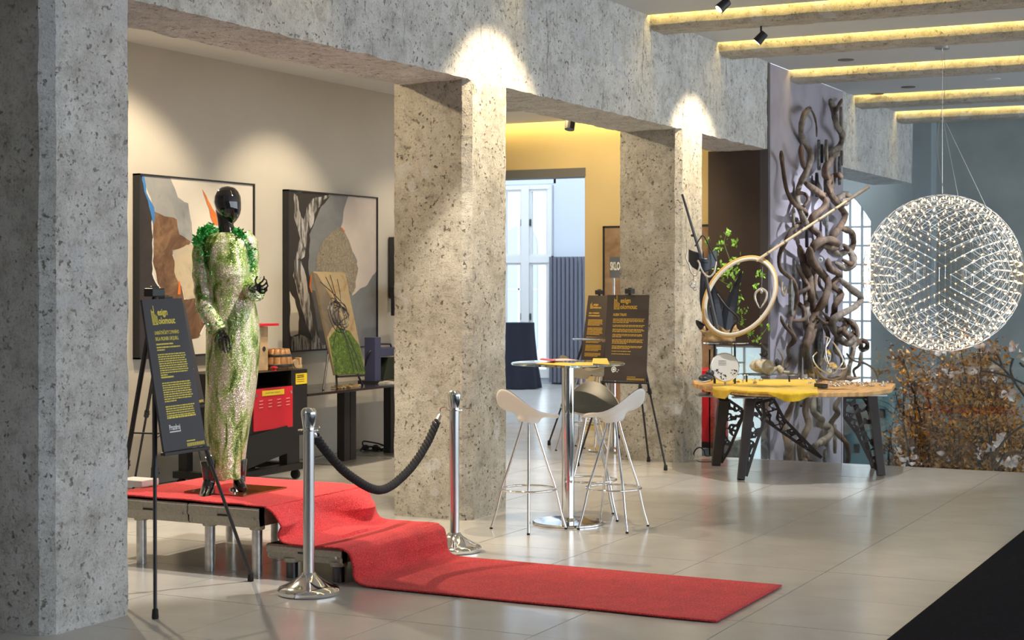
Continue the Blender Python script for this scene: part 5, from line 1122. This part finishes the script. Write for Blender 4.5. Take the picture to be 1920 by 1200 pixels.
# round disc
dc = thing('white_disc', 'round white disc with black ink marks standing at the left of the yellow felt', 'plate', P(1358, 714, 13.5))
c_ = P(1359, 689, 13.8); rr = .121; tilt = (UP * .97 + FW * .24).normalized(); nn = RT.cross(tilt).normalized()
if nn.dot(FW) > 0: nn = -nn
def dsc(r, t, h): return c_ + RT * r * math.cos(t) + tilt * r * math.sin(t) + nn * h
n = 48; m = MB(); m.add([dsc(rr, 2 * PI * i / n, h) for h in (0, .012) for i in range(n)], [tuple(range(n)), tuple(range(n, 2 * n))] + [(i, (i + 1) % n, n + (i + 1) % n, n + i) for i in range(n)]); m.build('plate', mat('frosted_white', (.62, .63, .63), .3), dc)
m = MB(); m.tube([dsc(rr, 2 * PI * i / n, .006) for i in range(n)], .007, 8, closed=True); m.build('chrome_rim', M_chrome, dc, smooth=True)
m = MB(); b_ = c_ - tilt * rr; m.beam(V((b_.x, b_.y, DT)), b_ + V((0, 0, .03)), .02, .008); m.beam(V((b_.x, b_.y, DT + .004)) - RT * .05, V((b_.x, b_.y, DT + .004)) + RT * .05, .05, .008); m.build('holder', M_chrome, dc)
m = MB(); rnd = random.Random(4)
for _ in range(26):
    a = rnd.uniform(PI * 1.05, PI * 1.95); r = rr * rnd.uniform(.55, .93); l = rnd.uniform(.008, .022); m.add([dsc(r, a, .0135), dsc(r, a + l / rr, .0135), dsc(r - l, a + rnd.uniform(-.1, .2), .0135)], [(0, 1, 2)])
for k in range(4): y_ = rr * (.45 - .1 * k); m.add([c_ - RT * rr * .45 + tilt * y_ + nn * .0135, c_ + RT * rr * (.1) + tilt * y_ + nn * .0135, c_ + RT * rr * .1 + tilt * (y_ + .003) + nn * .0135, c_ - RT * rr * .45 + tilt * (y_ + .003) + nn * .0135], [(0, 1, 2, 3)])
m.build('ink_marks', M_black, dc)
# shell and glass pieces on lower shelf
M_shell = blotch('pale_shell', [(.30, .24, .15), (.55, .48, .36), (.66, .60, .48)], 20)
gs = thing('glass_shell_piece', 'pale shell wrapped in clear glass on the lower glass shelf', 'ornament', P(1432, 700, 13.7))
m = MB(); c_ = P(1427, 686, 13.7); v_ = []
def shl(u, v):
    a = u * 2 * PI; b_ = v * PI; r = 1 + .18 * math.sin(5 * a + 3 * b_) * math.sin(b_); return c_ + RT * .085 * r * math.cos(a) * math.sin(b_) + FW * .05 * r * math.sin(a) * math.sin(b_) + UP * (-.058 * math.cos(b_) * r)
m.grid(shl, 26, 14); m.build('shell', M_shell, gs, smooth=True); m = MB(); m.ell(P(1440, 688, 13.62), .085, .05, .06, 20, 12); m.build('glass_bulb', M_glass, gs, smooth=True)
m = MB()
for a in range(6): t = a * PI / 3; p_ = P(1432, 668, 13.68); q2 = p_ + RT * .04 * math.cos(t) + UP * (.02 + .02 * math.sin(t)) + FW * .02 * math.sin(t); m.add([p_, p_.lerp(q2, .6) + UP * .012, q2, p_.lerp(q2, .6) - UP * .012], [(0, 1, 2, 3)])
m.build('dark_flower', M_black, gs, solid=.003)
gs2 = thing('dried_root_piece', 'dried root with curled horn on the right half of the lower shelf', 'ornament', P(1470, 700, 13.7))
m = MB(); m.tube(smoothpath([P(x, y, 13.7) for x, y in ((1448, 695), (1458, 690), (1468, 697), (1480, 698))], 6), [.02] * 6 + [.03] * 6 + [.012] * 7, 8); m.build('root', M_shell, gs2, smooth=True)
m = MB(); m.tube(smoothpath([P(x, y, 13.7) for x, y in ((1466, 690), (1468, 675), (1462, 660), (1452, 650))], 6), [.010] * 7 + [.007] * 6 + [.003] * 6, 8); m.build('horn', M_driftl, gs2, smooth=True)
m = MB(); m.ell(P(1457, 680, 13.7), .025, .02, .035); m.build('dark_pod', M_black, gs2, smooth=True)
gw = thing('glass_driftwood_bowl', 'brown driftwood bowl with blown glass and looping wires, right of the felt', 'ornament', P(1555, 712, 13.5))
m = MB(); v_ = [];
def bow(u, v):
    a = PI * (1.0 + u * 1.05); r = .115 + .02 * math.sin(v * PI); c2_ = P(1558, 688, 13.5); return c2_ + RT * (r * math.cos(a) * 1.0) + UP * (.105 * math.sin(a)) + FW * ((v - .5) * .12 * math.sin(PI * (.15 + .7 * u)))
m.grid(bow, 24, 8); m.build('bowl', M_driftl, gw, smooth=True, solid=.016)
m = MB(); m.ell(P(1560, 690, 13.48), .055, .045, .05, 16, 10); m.ell(P(1552, 668, 13.5), .028, .03, .06, 14, 10); m.build('glass_bulb', M_glass, gw, smooth=True)
for pts_ in (((1560, 700), (1580, 680), (1572, 655), (1560, 640)), ((1556, 690), (1548, 660), (1552, 632)), ((1560, 690), (1586, 690), (1578, 668), (1566, 648)), ((1532, 660), (1524, 672), (1535, 690), (1555, 702)), ((1550, 650), (1556, 636), (1545, 630))):
    m = MB(); m.tube(smoothpath([P(x, y, 13.46) for x, y in pts_], 8), .006, 6); m.build('wire_loop', M_steel, gw, smooth=True)
m = MB(); m.tube(smoothpath([P(x, y, 13.5) for x, y in ((1530, 716), (1550, 710), (1580, 708), (1600, 710), (1612, 708))], 6), [.012] * 10 + [.022] * 8 + [.010] * 7, 8); m.build('wood_base', M_driftl, gw, smooth=True)
# jewellery bits
M_gold = mat('dull_gold', (.55, .45, .30), .25, .9)
rnd = random.Random(21)
def jewel(lab, mt, k):
    j = thing('jewellery_piece', lab, 'jewellery', (0, 0, 0), 'jewellery on the display table')
    m = MB(); m.tube([(.020 * math.cos(t), .016 * math.sin(t), .006 + .004 * math.sin(2 * t)) for t in [2 * PI * i / 14 for i in range(14)]], .004, 6, closed=True); m.build('ring', mt, j, smooth=True)
    m = MB(); m.ell((.018, 0, .014), .011, .010, .012, 8, 6); m.build('stone', M_pearl if k else M_chrome, j, smooth=True); return j
j0 = jewel('small metal jewellery piece lying on the wooden slab of the display table', M_steel, 0); j1 = jewel('small metal jewellery piece lying on the wooden slab of the display table', M_gold, 1)
used = {0: False, 1: False}
for i in range(46):
    if i < 30: px, py = rnd.uniform(1555, 1664), rnd.uniform(715, 726)
    elif i < 40: px, py = rnd.uniform(1500, 1545), rnd.uniform(711, 722)
    else: px, py = rnd.uniform(1360, 1430), rnd.uniform(717, 722)
    p_ = at(px, py, DT); zz = DT + (.001 if i < 40 else .014); k = i % 2; src = j1 if k else j0
    if not used[k]: src.location = (p_.x, p_.y, zz); used[k] = True
    else: dup(src, (p_.x, p_.y, zz), rnd.uniform(0, 6))
m = MB(); a_ = P(1541, 717, 12.9); m.beam(at(1532, 727, DT) + V((0, 0, .022)), at(1547, 729, DT) + V((0, 0, .022)), .06, .035); m.build('black_case', M_black, bevel=.006, label='small black case at the right end of the yellow felt', cat='case', kind='thing')
bo_ = thing('black_leather_pouch', 'black leather pouch with metal clasp at the left end of the display table', 'pouch', P(1325, 714, 13.6)); m = MB(); m.ell(P(1324, 709, 13.75), .10, .06, .035, 16, 8); m.ell(P(1332, 700, 13.8), .05, .04, .035, 14, 8); m.build('body', M_spike, bo_, smooth=True); m = MB(); m.tube(smoothpath([P(1305, 712, 13.65), P(1318, 716, 13.62), P(1332, 713, 13.65)], 5), .008, 6); m.build('clasp', M_steel, bo_, smooth=True)
m = MB(); m.ell(P(1320, 739, 13.85), .06, .05, .02, 12, 7); m.build('grey_stone', M_bark, smooth=True, label='flat grey stone on the tray under the left end of the table', cat='stone', kind='thing')

# ------------------------------------------------------------------ driftwood wall sculpture
dw = thing('driftwood_sculpture', 'tall twisted driftwood and vine sculpture mounted on the mauve panel', 'sculpture', (18, 5.2, 1.5))
z3 = lambda p_: (1430 + p_[0] / 3.75, 160 + p_[1] / 3.75); z4 = lambda p_: (1430 + p_[0] / 3.75, 460 + p_[1] / 3.75); z8 = lambda p_: (1360 + p_[0] / 6.4, 740 + p_[1] / 6.4)
VN = [
 (z3, [(335, 160), (290, 210), (270, 330), (300, 410), (340, 490), (310, 600), (260, 700), (240, 800), (270, 900), (310, 980), (370, 1020), (400, 1080), (370, 1140)], 4.6, .10),
 (z3, [(270, 420), (275, 520), (300, 600)], 3.8, .14), (z3, [(335, 160), (365, 220), (378, 290), (380, 360)], 1.6, .10),
 (z3, [(130, 465), (140, 560), (170, 740), (230, 840), (310, 900), (260, 970), (200, 1020), (160, 1100), (120, 1190), (125, 1290), (210, 1370), (240, 1470), (220, 1590), (190, 1690), (220, 1780), (180, 1850), (190, 1930), (160, 1990)], 3.2, .12),
 (z3, [(475, 100), (500, 180), (520, 280), (560, 350), (540, 430), (490, 460), (475, 490), (520, 480), (530, 440)], 5.0, .14), (z3, [(555, 100), (530, 150), (505, 200)], 3.0, .12),
 (z3, [(500, 480), (450, 570), (440, 620), (480, 690), (470, 740), (500, 800), (550, 860), (580, 920), (540, 1000), (490, 1070), (510, 1160)], 5.5, .18),
 (z3, [(545, 660), (540, 632), (490, 640), (460, 700), (480, 760)], 4.2, .22), (z3, [(620, 790), (580, 770), (540, 800), (560, 830), (610, 800)], 6.0, .22),
 (z3, [(300, 690), (360, 730), (430, 790), (440, 850), (350, 930), (340, 1000), (400, 1060), (380, 1150)], 5.2, .20),
 (z3, [(240, 760), (290, 760), (320, 800), (290, 850), (250, 850)], 2.6, .12),
 (z3, [(330, 1190), (370, 1120), (450, 1085), (520, 1110), (500, 1140), (420, 1130)], 6.2, .28),
 (z3, [(220, 870), (215, 960), (240, 1090), (270, 1180)], 2.6, .10), (z3, [(560, 1010), (620, 1030), (640, 1100), (610, 1160), (570, 1120)], 5.0, .2),
 (z4, [(330, 20), (340, 100), (400, 180), (460, 260), (440, 370), (380, 470), (340, 560), (320, 650), (300, 740), (320, 820), (350, 900)], 6.0, .24),
 (z4, [(260, 10), (290, 120), (330, 230), (340, 330), (350, 430), (370, 520), (350, 620), (310, 720), (310, 800), (340, 900), (350, 960)], 5.6, .16),
 (z4, [(300, 140), (300, 280), (310, 420), (300, 520), (330, 640), (320, 720)], 5.0, .12),
 (z4, [(240, 140), (300, 260), (320, 300), (250, 340), (250, 400), (290, 450), (290, 520), (200, 530)], 3.4, .14),
 (z4, [(350, 150), (370, 230), (360, 320), (390, 380)], 3.4, .14),
 (z4, [(460, 100), (470, 160), (540, 210), (490, 280), (550, 340), (510, 420), (500, 500), (480, 550), (540, 600), (590, 560), (560, 520)], 5.2, .22),
 (z4, [(540, 240), (640, 320), (690, 370), (650, 430), (560, 480), (490, 540), (530, 640), (600, 690), (660, 620), (620, 540), (570, 590), (610, 660)], 5.6, .28),
 (z4, [(600, 520), (630, 560), (640, 610), (600, 640), (570, 600), (590, 540)], 3.4, .30), (z4, [(540, 530), (580, 520), (650, 580), (665, 640)], 3.0, .32),
 (z4, [(640, 720), (690, 670), (735, 690), (725, 730), (690, 725), (695, 690)], 4.0, .26), (z4, [(640, 640), (640, 720), (610, 860), (590, 930)], 4.2, .22),
 (z4, [(590, 760), (640, 810), (720, 830), (790, 880), (810, 940)], 2.0, .24), (z4, [(690, 750), (680, 840), (640, 880), (660, 940)], 2.6, .24),
 (z4, [(380, 500), (440, 550), (460, 520), (420, 470)], 3.0, .20), (z4, [(480, 20), (540, 60), (610, 40), (640, 130), (580, 160), (510, 120)], 5.0, .2),
 (z4, [(400, 210), (400, 280), (440, 330), (420, 400)], 2.6, .14), (z4, [(130, 500), (150, 560), (230, 660), (180, 720)], 2.6, .16),
 (z4, [(560, 100), (620, 130), (650, 90), (620, 40)], 3.6, .2), (z4, [(470, 560), (520, 640), (510, 730), (560, 790), (560, 860)], 4.0, .14), (z4, [(430, 560), (460, 640), (440, 760), (400, 850)], 3.4, .12),
 (z8, [(830, 60), (750, 250), (710, 400), (740, 560), (760, 680), (740, 860)], 5.0, .16), (z8, [(1000, 20), (960, 200), (1000, 350), (950, 480), (900, 620), (950, 780), (960, 860)], 5.0, .18),
 (z8, [(1060, 30), (1060, 200), (1160, 300), (1130, 360), (1250, 390), (1250, 500), (1100, 600), (1060, 640)], 5.2, .22), (z8, [(1370, 40), (1320, 150), (1350, 220), (1270, 360), (1380, 500), (1460, 600), (1480, 750), (1440, 900)], 4.2, .2),
 (z8, [(980, 700), (1000, 780), (1070, 830)], 3.2, .14), (z8, [(880, 600), (900, 740), (940, 860)], 3.6, .14)]
rnd = random.Random(2)
def SW(px, py, off):
    X = aY(px, py, YF - off); return X
for k, (fz, pts_, r, off) in enumerate(VN):
    wp = []
    for i, p_ in enumerate(pts_):
        x, y = fz(p_); o_ = off + .06 * math.sin(i * 1.7 + k) ; wp.append(SW(x, y, max(.05, o_)))
    sp_ = smoothpath(wp, 6); n = len(sp_); base = 1.2 * r / FPX * 17.8
    rr = [base * (1 + .22 * noise.noise(V((i * .22, k, 0)))) * (1 if n < 12 else min(1, .55 + i * .15, .45 + (n - 1 - i) * .15)) for i in range(n)]
    m = MB(); m.tube(sp_, rr, 12)
    # longitudinal grooves
    for i in range(n):
        for j in range(12):
            idx = i * 12 + j; m.v[idx] = sp_[i] + (m.v[idx] - sp_[i]) * (1 + .16 * math.sin(j * PI) + .14 * (1 if (j + i // 5) % 3 == 0 else -.3))
    m.build('twisted_vine', M_drift if k % 4 else M_driftl, dw, smooth=True, auto=80)
for k, (fz, cx_, cy_, rx, ry, off, mt) in enumerate(((z3, 385, 490, 26, 112, .12, M_bark), (z3, 437, 460, 22, 82, .2, M_driftl), (z3, 405, 480, 16, 70, .06, M_black), (z3, 540, 240, 20, 100, .06, M_driftl), (z3, 545, 510, 18, 60, .06, M_driftl), (z3, 530, 600, 26, 110, .04, M_bark), (z3, 430, 690, 18, 70, .08, M_driftl), (z3, 370, 700, 24, 90, .04, M_black), (z3, 440, 980, 20, 90, .06, M_bark), (z3, 300, 1080, 14, 60, .2, M_black),
        (z4, 190, 360, 48, 135, .14, M_bark), (z4, 210, 160, 16, 70, .08, M_bark), (z4, 400, 780, 46, 210, .05, M_bark), (z4, 290, 800, 30, 110, .04, M_driftl), (z4, 500, 380, 26, 60, .1, M_bark), (z4, 440, 420, 20, 60, .05, M_bark),
        (z8, 1300, 530, 60, 190, .08, M_driftl), (z8, 800, 720, 60, 150, .06, M_driftl), (z8, 1190, 500, 50, 130, .04, M_bark), (z8, 700, 770, 34, 90, .08, M_bark), (z8, 1180, 740, 60, 90, .1, M_bark), (z8, 1120, 120, 90, 140, .03, M_bark), (z8, 900, 90, 60, 60, .04, M_bark))):
    x, y = fz((cx_, cy_)); sc = 1 / 3.75 if fz is not z8 else 1 / 6.4; c_ = SW(x, y, off); m = MB(); n = 22; kx = rx * sc / FPX * 17.8 / .46; kz = ry * sc / FPX * 17.8
    pl_ = [(kx * math.cos(2 * PI * i / n) * (1 + .1 * noise.noise(V((i * .5, k, 1)))), kz * math.sin(2 * PI * i / n) * (1 + .06 * noise.noise(V((i * .7, k, 4))))) for i in range(n)]
    m.prism(pl_, lambda u, v, h: (c_.x + u * .8, c_.y - h + u * .15, c_.z + v), .035); m.build('bark_slab', mt, dw, bevel=.008)
# small pieces hanging on it
m = MB(); c_ = SW(*z4((405, 102)), .42); m.tube([c_ + RT * .02 * math.cos(t) + UP * .02 * math.sin(t) for t in [2 * PI * i / 16 for i in range(16)]], .009, 8, closed=True); m.build('white_ring', M_wprint, dw, smooth=True)
m = MB(); c_ = SW(*z4((150, 320)), .3); m.tube(smoothpath([c_ + V((-.06, 0, .09)), c_ + V((-.07, 0, -.01)), c_ + V((0, 0, -.05)), c_ + V((.06, 0, 0)), c_ + V((.01, 0, .04)), c_ + V((-.02, 0, 0))], 6), .012, 8); m.build('curled_metal', M_pearl, dw, smooth=True)

# ------------------------------------------------------------------ sphere lamp
SC = P(1767, 512, 15.9); SR = 147 / FPX * 15.9
sl = thing('sphere_pendant_lamp', 'large wire-mesh sphere lamp covered in tiny glowing bulbs, hanging over the void', 'lamp', SC)
bm = bmesh.new(); bmesh.ops.create_icosphere(bm, subdivisions=4, radius=1); vv = [v.co.copy() for v in bm.verts]; ee = [(e.verts[0].index, e.verts[1].index) for e in bm.edges]; bm.free()
ax = Matrix.Rotation(.55, 3, 'X') @ Matrix.Rotation(.2, 3, 'Z')
vv = [ax @ v for v in vv]
for nm, rad, th in (('outer_mesh', SR, .0021), ('inner_mesh', SR * .93, .0013)):
    m = MB()
    for a, c in ee: 
        p0, p1 = SC + vv[a] * rad, SC + vv[c] * rad; m.beam(p0, p1, th, th)
    o = m.build(nm, M_wire, sl, weld=False); o['kind'] = 'stuff'
led = MB(); led.ell((0, 0, 0), .0062, .0062, .0155, 6, 4); l0 = None; rest = MB()
order = sorted(range(len(vv)), key=lambda i: (vv[i].dot(FW)))
for r_, i in enumerate(order):
    p_ = vv[i] * SR * .965; rot = vv[i].to_track_quat('Z', 'Y')
    if r_ < 300:
        if l0 is None: l0 = led.build('led_bulb', M_led, sl, smooth=True); l0.data.transform(Matrix.Translation(SC)); o = l0
        else: o = l0.copy(); C.objects.link(o); o.parent = sl
        o.location = p_; o.rotation_euler = rot.to_euler()
    else: rest.ell(SC + p_, .0062, .0062, .0155, 6, 4, rot=rot.to_matrix())
o = rest.build('led_bulbs', M_led, sl, smooth=True, weld=False); o['kind'] = 'stuff'
m = MB(); tp_ = SC + UP * SR
m.tube([tp_, V((SC.x, SC.y, 4.0))], .002, 4); m.tube(smoothpath([tp_ + RT * .02, tp_ + RT * -.05 + UP * .5, tp_ + RT * .03 + UP * 1.1, V((SC.x, SC.y, 4.0))], 8), .003, 5)
m.tube([SC + V((0, 0, SR * .98)) + RT * .2 * SR, V((SC.x, SC.y, 3.3)), SC + V((0, 0, SR * .8)) + RT * .58 * SR], .0015, 4); m.build('suspension_wire', M_wire, sl)
m = MB(); m.tube([tp_ + V((.05 * math.cos(t), .05 * math.sin(t), 0)) for t in [2 * PI * i / 16 for i in range(16)]], .004, 5, closed=True); m.build('hanging_ring', M_steel, sl); m = MB(); m.lathe([(.07, 3.955), (.07, 3.984)], 24, (SC.x, SC.y, 0)); m.build('ceiling_mount', M_steel, sl)

# ------------------------------------------------------------------ autumn branches beyond the glass
M_twig = mat('dark_twig', (.045, .035, .032), .8, 0, .3, 20)
leafm = [mat('leaf_ochre', (.55, .27, .05), .6), mat('leaf_brown', (.24, .12, .05), .6), mat('leaf_orange', (.75, .32, .03), .6), mat('leaf_pale', (.50, .36, .20), .6), mat('berry_red', (.30, .02, .035), .5)]
M_petal = mat('dried_petal', (.72, .62, .58), .6, 0, .2, 20)
rnd = random.Random(31)
def branch_arr(label, base, spread, n, seed, loc_d):
    r = random.Random(seed); t_ = thing('autumn_branches', label, 'branches', base, 'dried autumn branches')
    tips = []
    for k in range(n):
        tx, ty = spread(r); d = loc_d + r.uniform(-.6, .8); tip = P(tx, ty, d); mid = base.lerp(tip, .5) + V((r.uniform(-.15, .15), r.uniform(-.15, .15), .12))
        pts_ = smoothpath([base + V((r.uniform(-.1, .1), r.uniform(-.1, .1), 0)), mid, tip], 8); m = MB(); nn_ = len(pts_); m.tube(pts_, [.020 * (1 - i / nn_) + .003 for i in range(nn_)], 6)
        for j in range(7):
            i_ = r.randint(5, nn_ - 2); p_ = pts_[i_]; e_ = p_ + V((r.uniform(-.2, .2), r.uniform(-.25, .25), r.uniform(-.05, .28))); mm = p_.lerp(e_, .5) + V((0, 0, .03)); m.tube([p_, mm, e_], [.006, .004, .002], 5); tips.append((p_, e_))
        m.build('branch', M_twig, t_, smooth=True); tips.append((pts_[nn_ // 2], tip))
    return t_, tips, r
def leafy(t_, tips, r, counts, sizes):
    for ci, (mt, cnt) in enumerate(counts):
        m = MB()
        for _ in range(cnt):
            a, b_ = r.choice(tips); p_ = a.lerp(b_, r.random() ** .7) + V((r.gauss(0, .10), r.gauss(0, .10), r.gauss(0, .09))); s_ = r.uniform(*sizes) * (1.0 if mt is not leafm[4] else .6)
            d = V((r.uniform(-1, 1), r.uniform(-1, 1), r.uniform(-1, 1))).normalized(); e_ = d.cross(V((r.random(), r.random(), 1))).normalized(); nrm = d.cross(e_) * s_ * .12
            m.add([p_, p_ + d * s_ * .35 + e_ * s_ * .3 + nrm, p_ + d * s_, p_ + d * s_ * .35 - e_ * s_ * .3 + nrm], [(0, 1, 2, 3)])
        o = m.build('foliage', mt, t_, weld=False); o['kind'] = 'stuff'; o['label'] = ['ochre leaves', 'brown leaves', 'orange leaves', 'pale leaves', 'dark red berries'][ci] if False else 'small ' + mt.name.replace('_', ' ') + ' foliage'
pet = MB(); pet.grid(lambda u, v: V(((u - .5) * .07 * math.sin(PI * (.12 + .8 * v)), v * .12, .03 * math.sin(PI * v) + .015 * abs(u - .5) * 2)), 4, 6); pet0 = None
def petals(t_, r, clusters):
    global pet0
    for px, py, d, n, s_ in clusters:
        for k in range(n):
            p_ = P(px + r.gauss(0, 5), py + r.gauss(0, 5), d + r.uniform(-.05, .05))
            if pet0 is None: pet0 = pet.build('large_petal', M_petal, t_, smooth=True); pet0.data.transform(Matrix.Translation(t_.location)); o = pet0
            else: o = pet0.copy(); C.objects.link(o); o.parent = t_
            o.location = p_ - t_.location; o.rotation_euler = (r.uniform(0, 6.3), r.uniform(0, 6.3), r.uniform(0, 6.3)); o.scale = [s_ * r.uniform(.7, 1.15)] * 3
b1 = V((17.6, 2.9, -3.0))
t1, tips1, r1 = branch_arr('dense dried autumn branches with orange leaves at the far right behind the glass', P(1860, 1120, 17.2), lambda r: (r.uniform(1780, 1960), r.uniform(610, 860)), 34, 5, 17.0)
leafy(t1, tips1, r1, ((leafm[0], 5200), (leafm[1], 5200), (leafm[2], 2300), (leafm[3], 1500)), (.025, .07))
petals(t1, r1, [(1822, 690, 16.6, 7, 1.0), (1860, 700, 16.7, 5, .9), (1785, 700, 16.9, 4, .8), (1890, 735, 16.5, 4, .8), (1870, 832, 16.4, 6, 1.1), (1900, 870, 16.3, 8, .8), (1833, 850, 16.5, 4, .7), (1880, 865, 16.4, 4, .7), (1775, 655, 17, 4, .9), (1900, 650, 16.8, 4, .9), (1850, 645, 16.9, 4, .9), (1915, 665, 16.8, 3, .9), (1830, 745, 16.7, 3, .6)])
t2, tips2, r2 = branch_arr('looser branches with ochre and brown leaves below the sphere lamp behind the glass', P(1740, 1080, 18.0), lambda r: (r.uniform(1690, 1800), r.uniform(650, 850)), 20, 6, 17.8)
leafy(t2, tips2, r2, ((leafm[0], 2600), (leafm[1], 2200), (leafm[2], 700), (leafm[3], 800)), (.03, .085))
petals(t2, r2, [(1690, 850, 17.2, 4, .8), (1720, 862, 17.2, 5, .8), (1692, 873, 17.1, 3, .7), (1770, 700, 17.3, 5, .8), (1740, 690, 17.6, 3, .7), (1775, 850, 17.0, 3, .7), (1790, 735, 17.2, 4, .7)])
t3, tips3, r3 = branch_arr('thin branches with dark red berries at the left of the autumn leaves', P(1700, 1050, 17.6), lambda r: (r.uniform(1664, 1720), r.uniform(660, 840)), 7, 8, 17.6)
leafy(t3, tips3, r3, ((leafm[4], 380), (leafm[0], 120)), (.02, .05))
m = MB()
for pts_ in (((1960, 800), (1905, 720), (1880, 690), (1855, 672)), ((1905, 720), (1895, 695), (1900, 672)), ((1880, 690), (1874, 672), (1868, 664)), ((1960, 740), (1900, 710), (1870, 700), (1838, 695)), ((1960, 700), (1925, 690), (1912, 680)), ((1930, 850), (1890, 850), (1868, 880), (1860, 930)), ((1960, 770), (1915, 800), (1880, 830), (1860, 870))):
    m.tube(smoothpath([P(x, y, 16.2) for x, y in pts_], 6), .012, 6)
m.build('bare_branch', M_twig, t1, smooth=True, weld=False)
# track spotlights
def track_spot(label, px, py, Y, tilt):
    p_ = aY(px, py, Y); p_ = P(px, py, p_.dot(FW)); t_ = thing('track_spotlight', label, 'spotlight', p_)
    m = MB(); m.box((p_.x - .02, p_.y - .05, 3.945), (p_.x + .02, p_.y + .42, 3.984)) ; m.build('track', M_black, t_)
    m = MB(); m.tube([p_ + V((0, 0, .03)), V((p_.x, p_.y, 3.96))], .009, 8); m.build('stem', M_black, t_)
    d = V(tilt).normalized(); m = MB(); m.tube([p_ - d * .05, p_ - d * .045, p_ + d * .055], [.03, .036, .042], 20); h = m.build('lamp_head', M_black, t_, smooth=True, auto=40)
    m = MB(); m.tube([p_ + d * .0555, p_ + d * .057], .034, 16); m.build('lens', mat('spot_lens', (.9, .8, .6), .3, emit=(1, .85, .6), estr=3) if 'spot_lens' not in bpy.data.materials else bpy.data.materials['spot_lens'], h)
track_spot('black track spotlight at the top edge, the nearer of the two', 1357, 9, 4.3, (-.5, .6, -.7)); track_spot('black track spotlight between the second and third ceiling beams', 1427, 70, 4.4, (-.2, .7, -.8))
p_ = P(1070, 234, 16.0); sp2 = thing('ceiling_spotlight', 'black angular spotlight at the side room ceiling beyond the middle pillar', 'spotlight', p_); m = MB(); m.tube([p_ + V((0, 0, .05)), p_ - V((.03, .0, .05))], .05, 12); m.build('lamp_head', M_black, sp2); m = MB(); m.tube([p_, V((p_.x, p_.y, 3.5))], .012, 6); m.build('stem', M_black, sp2)
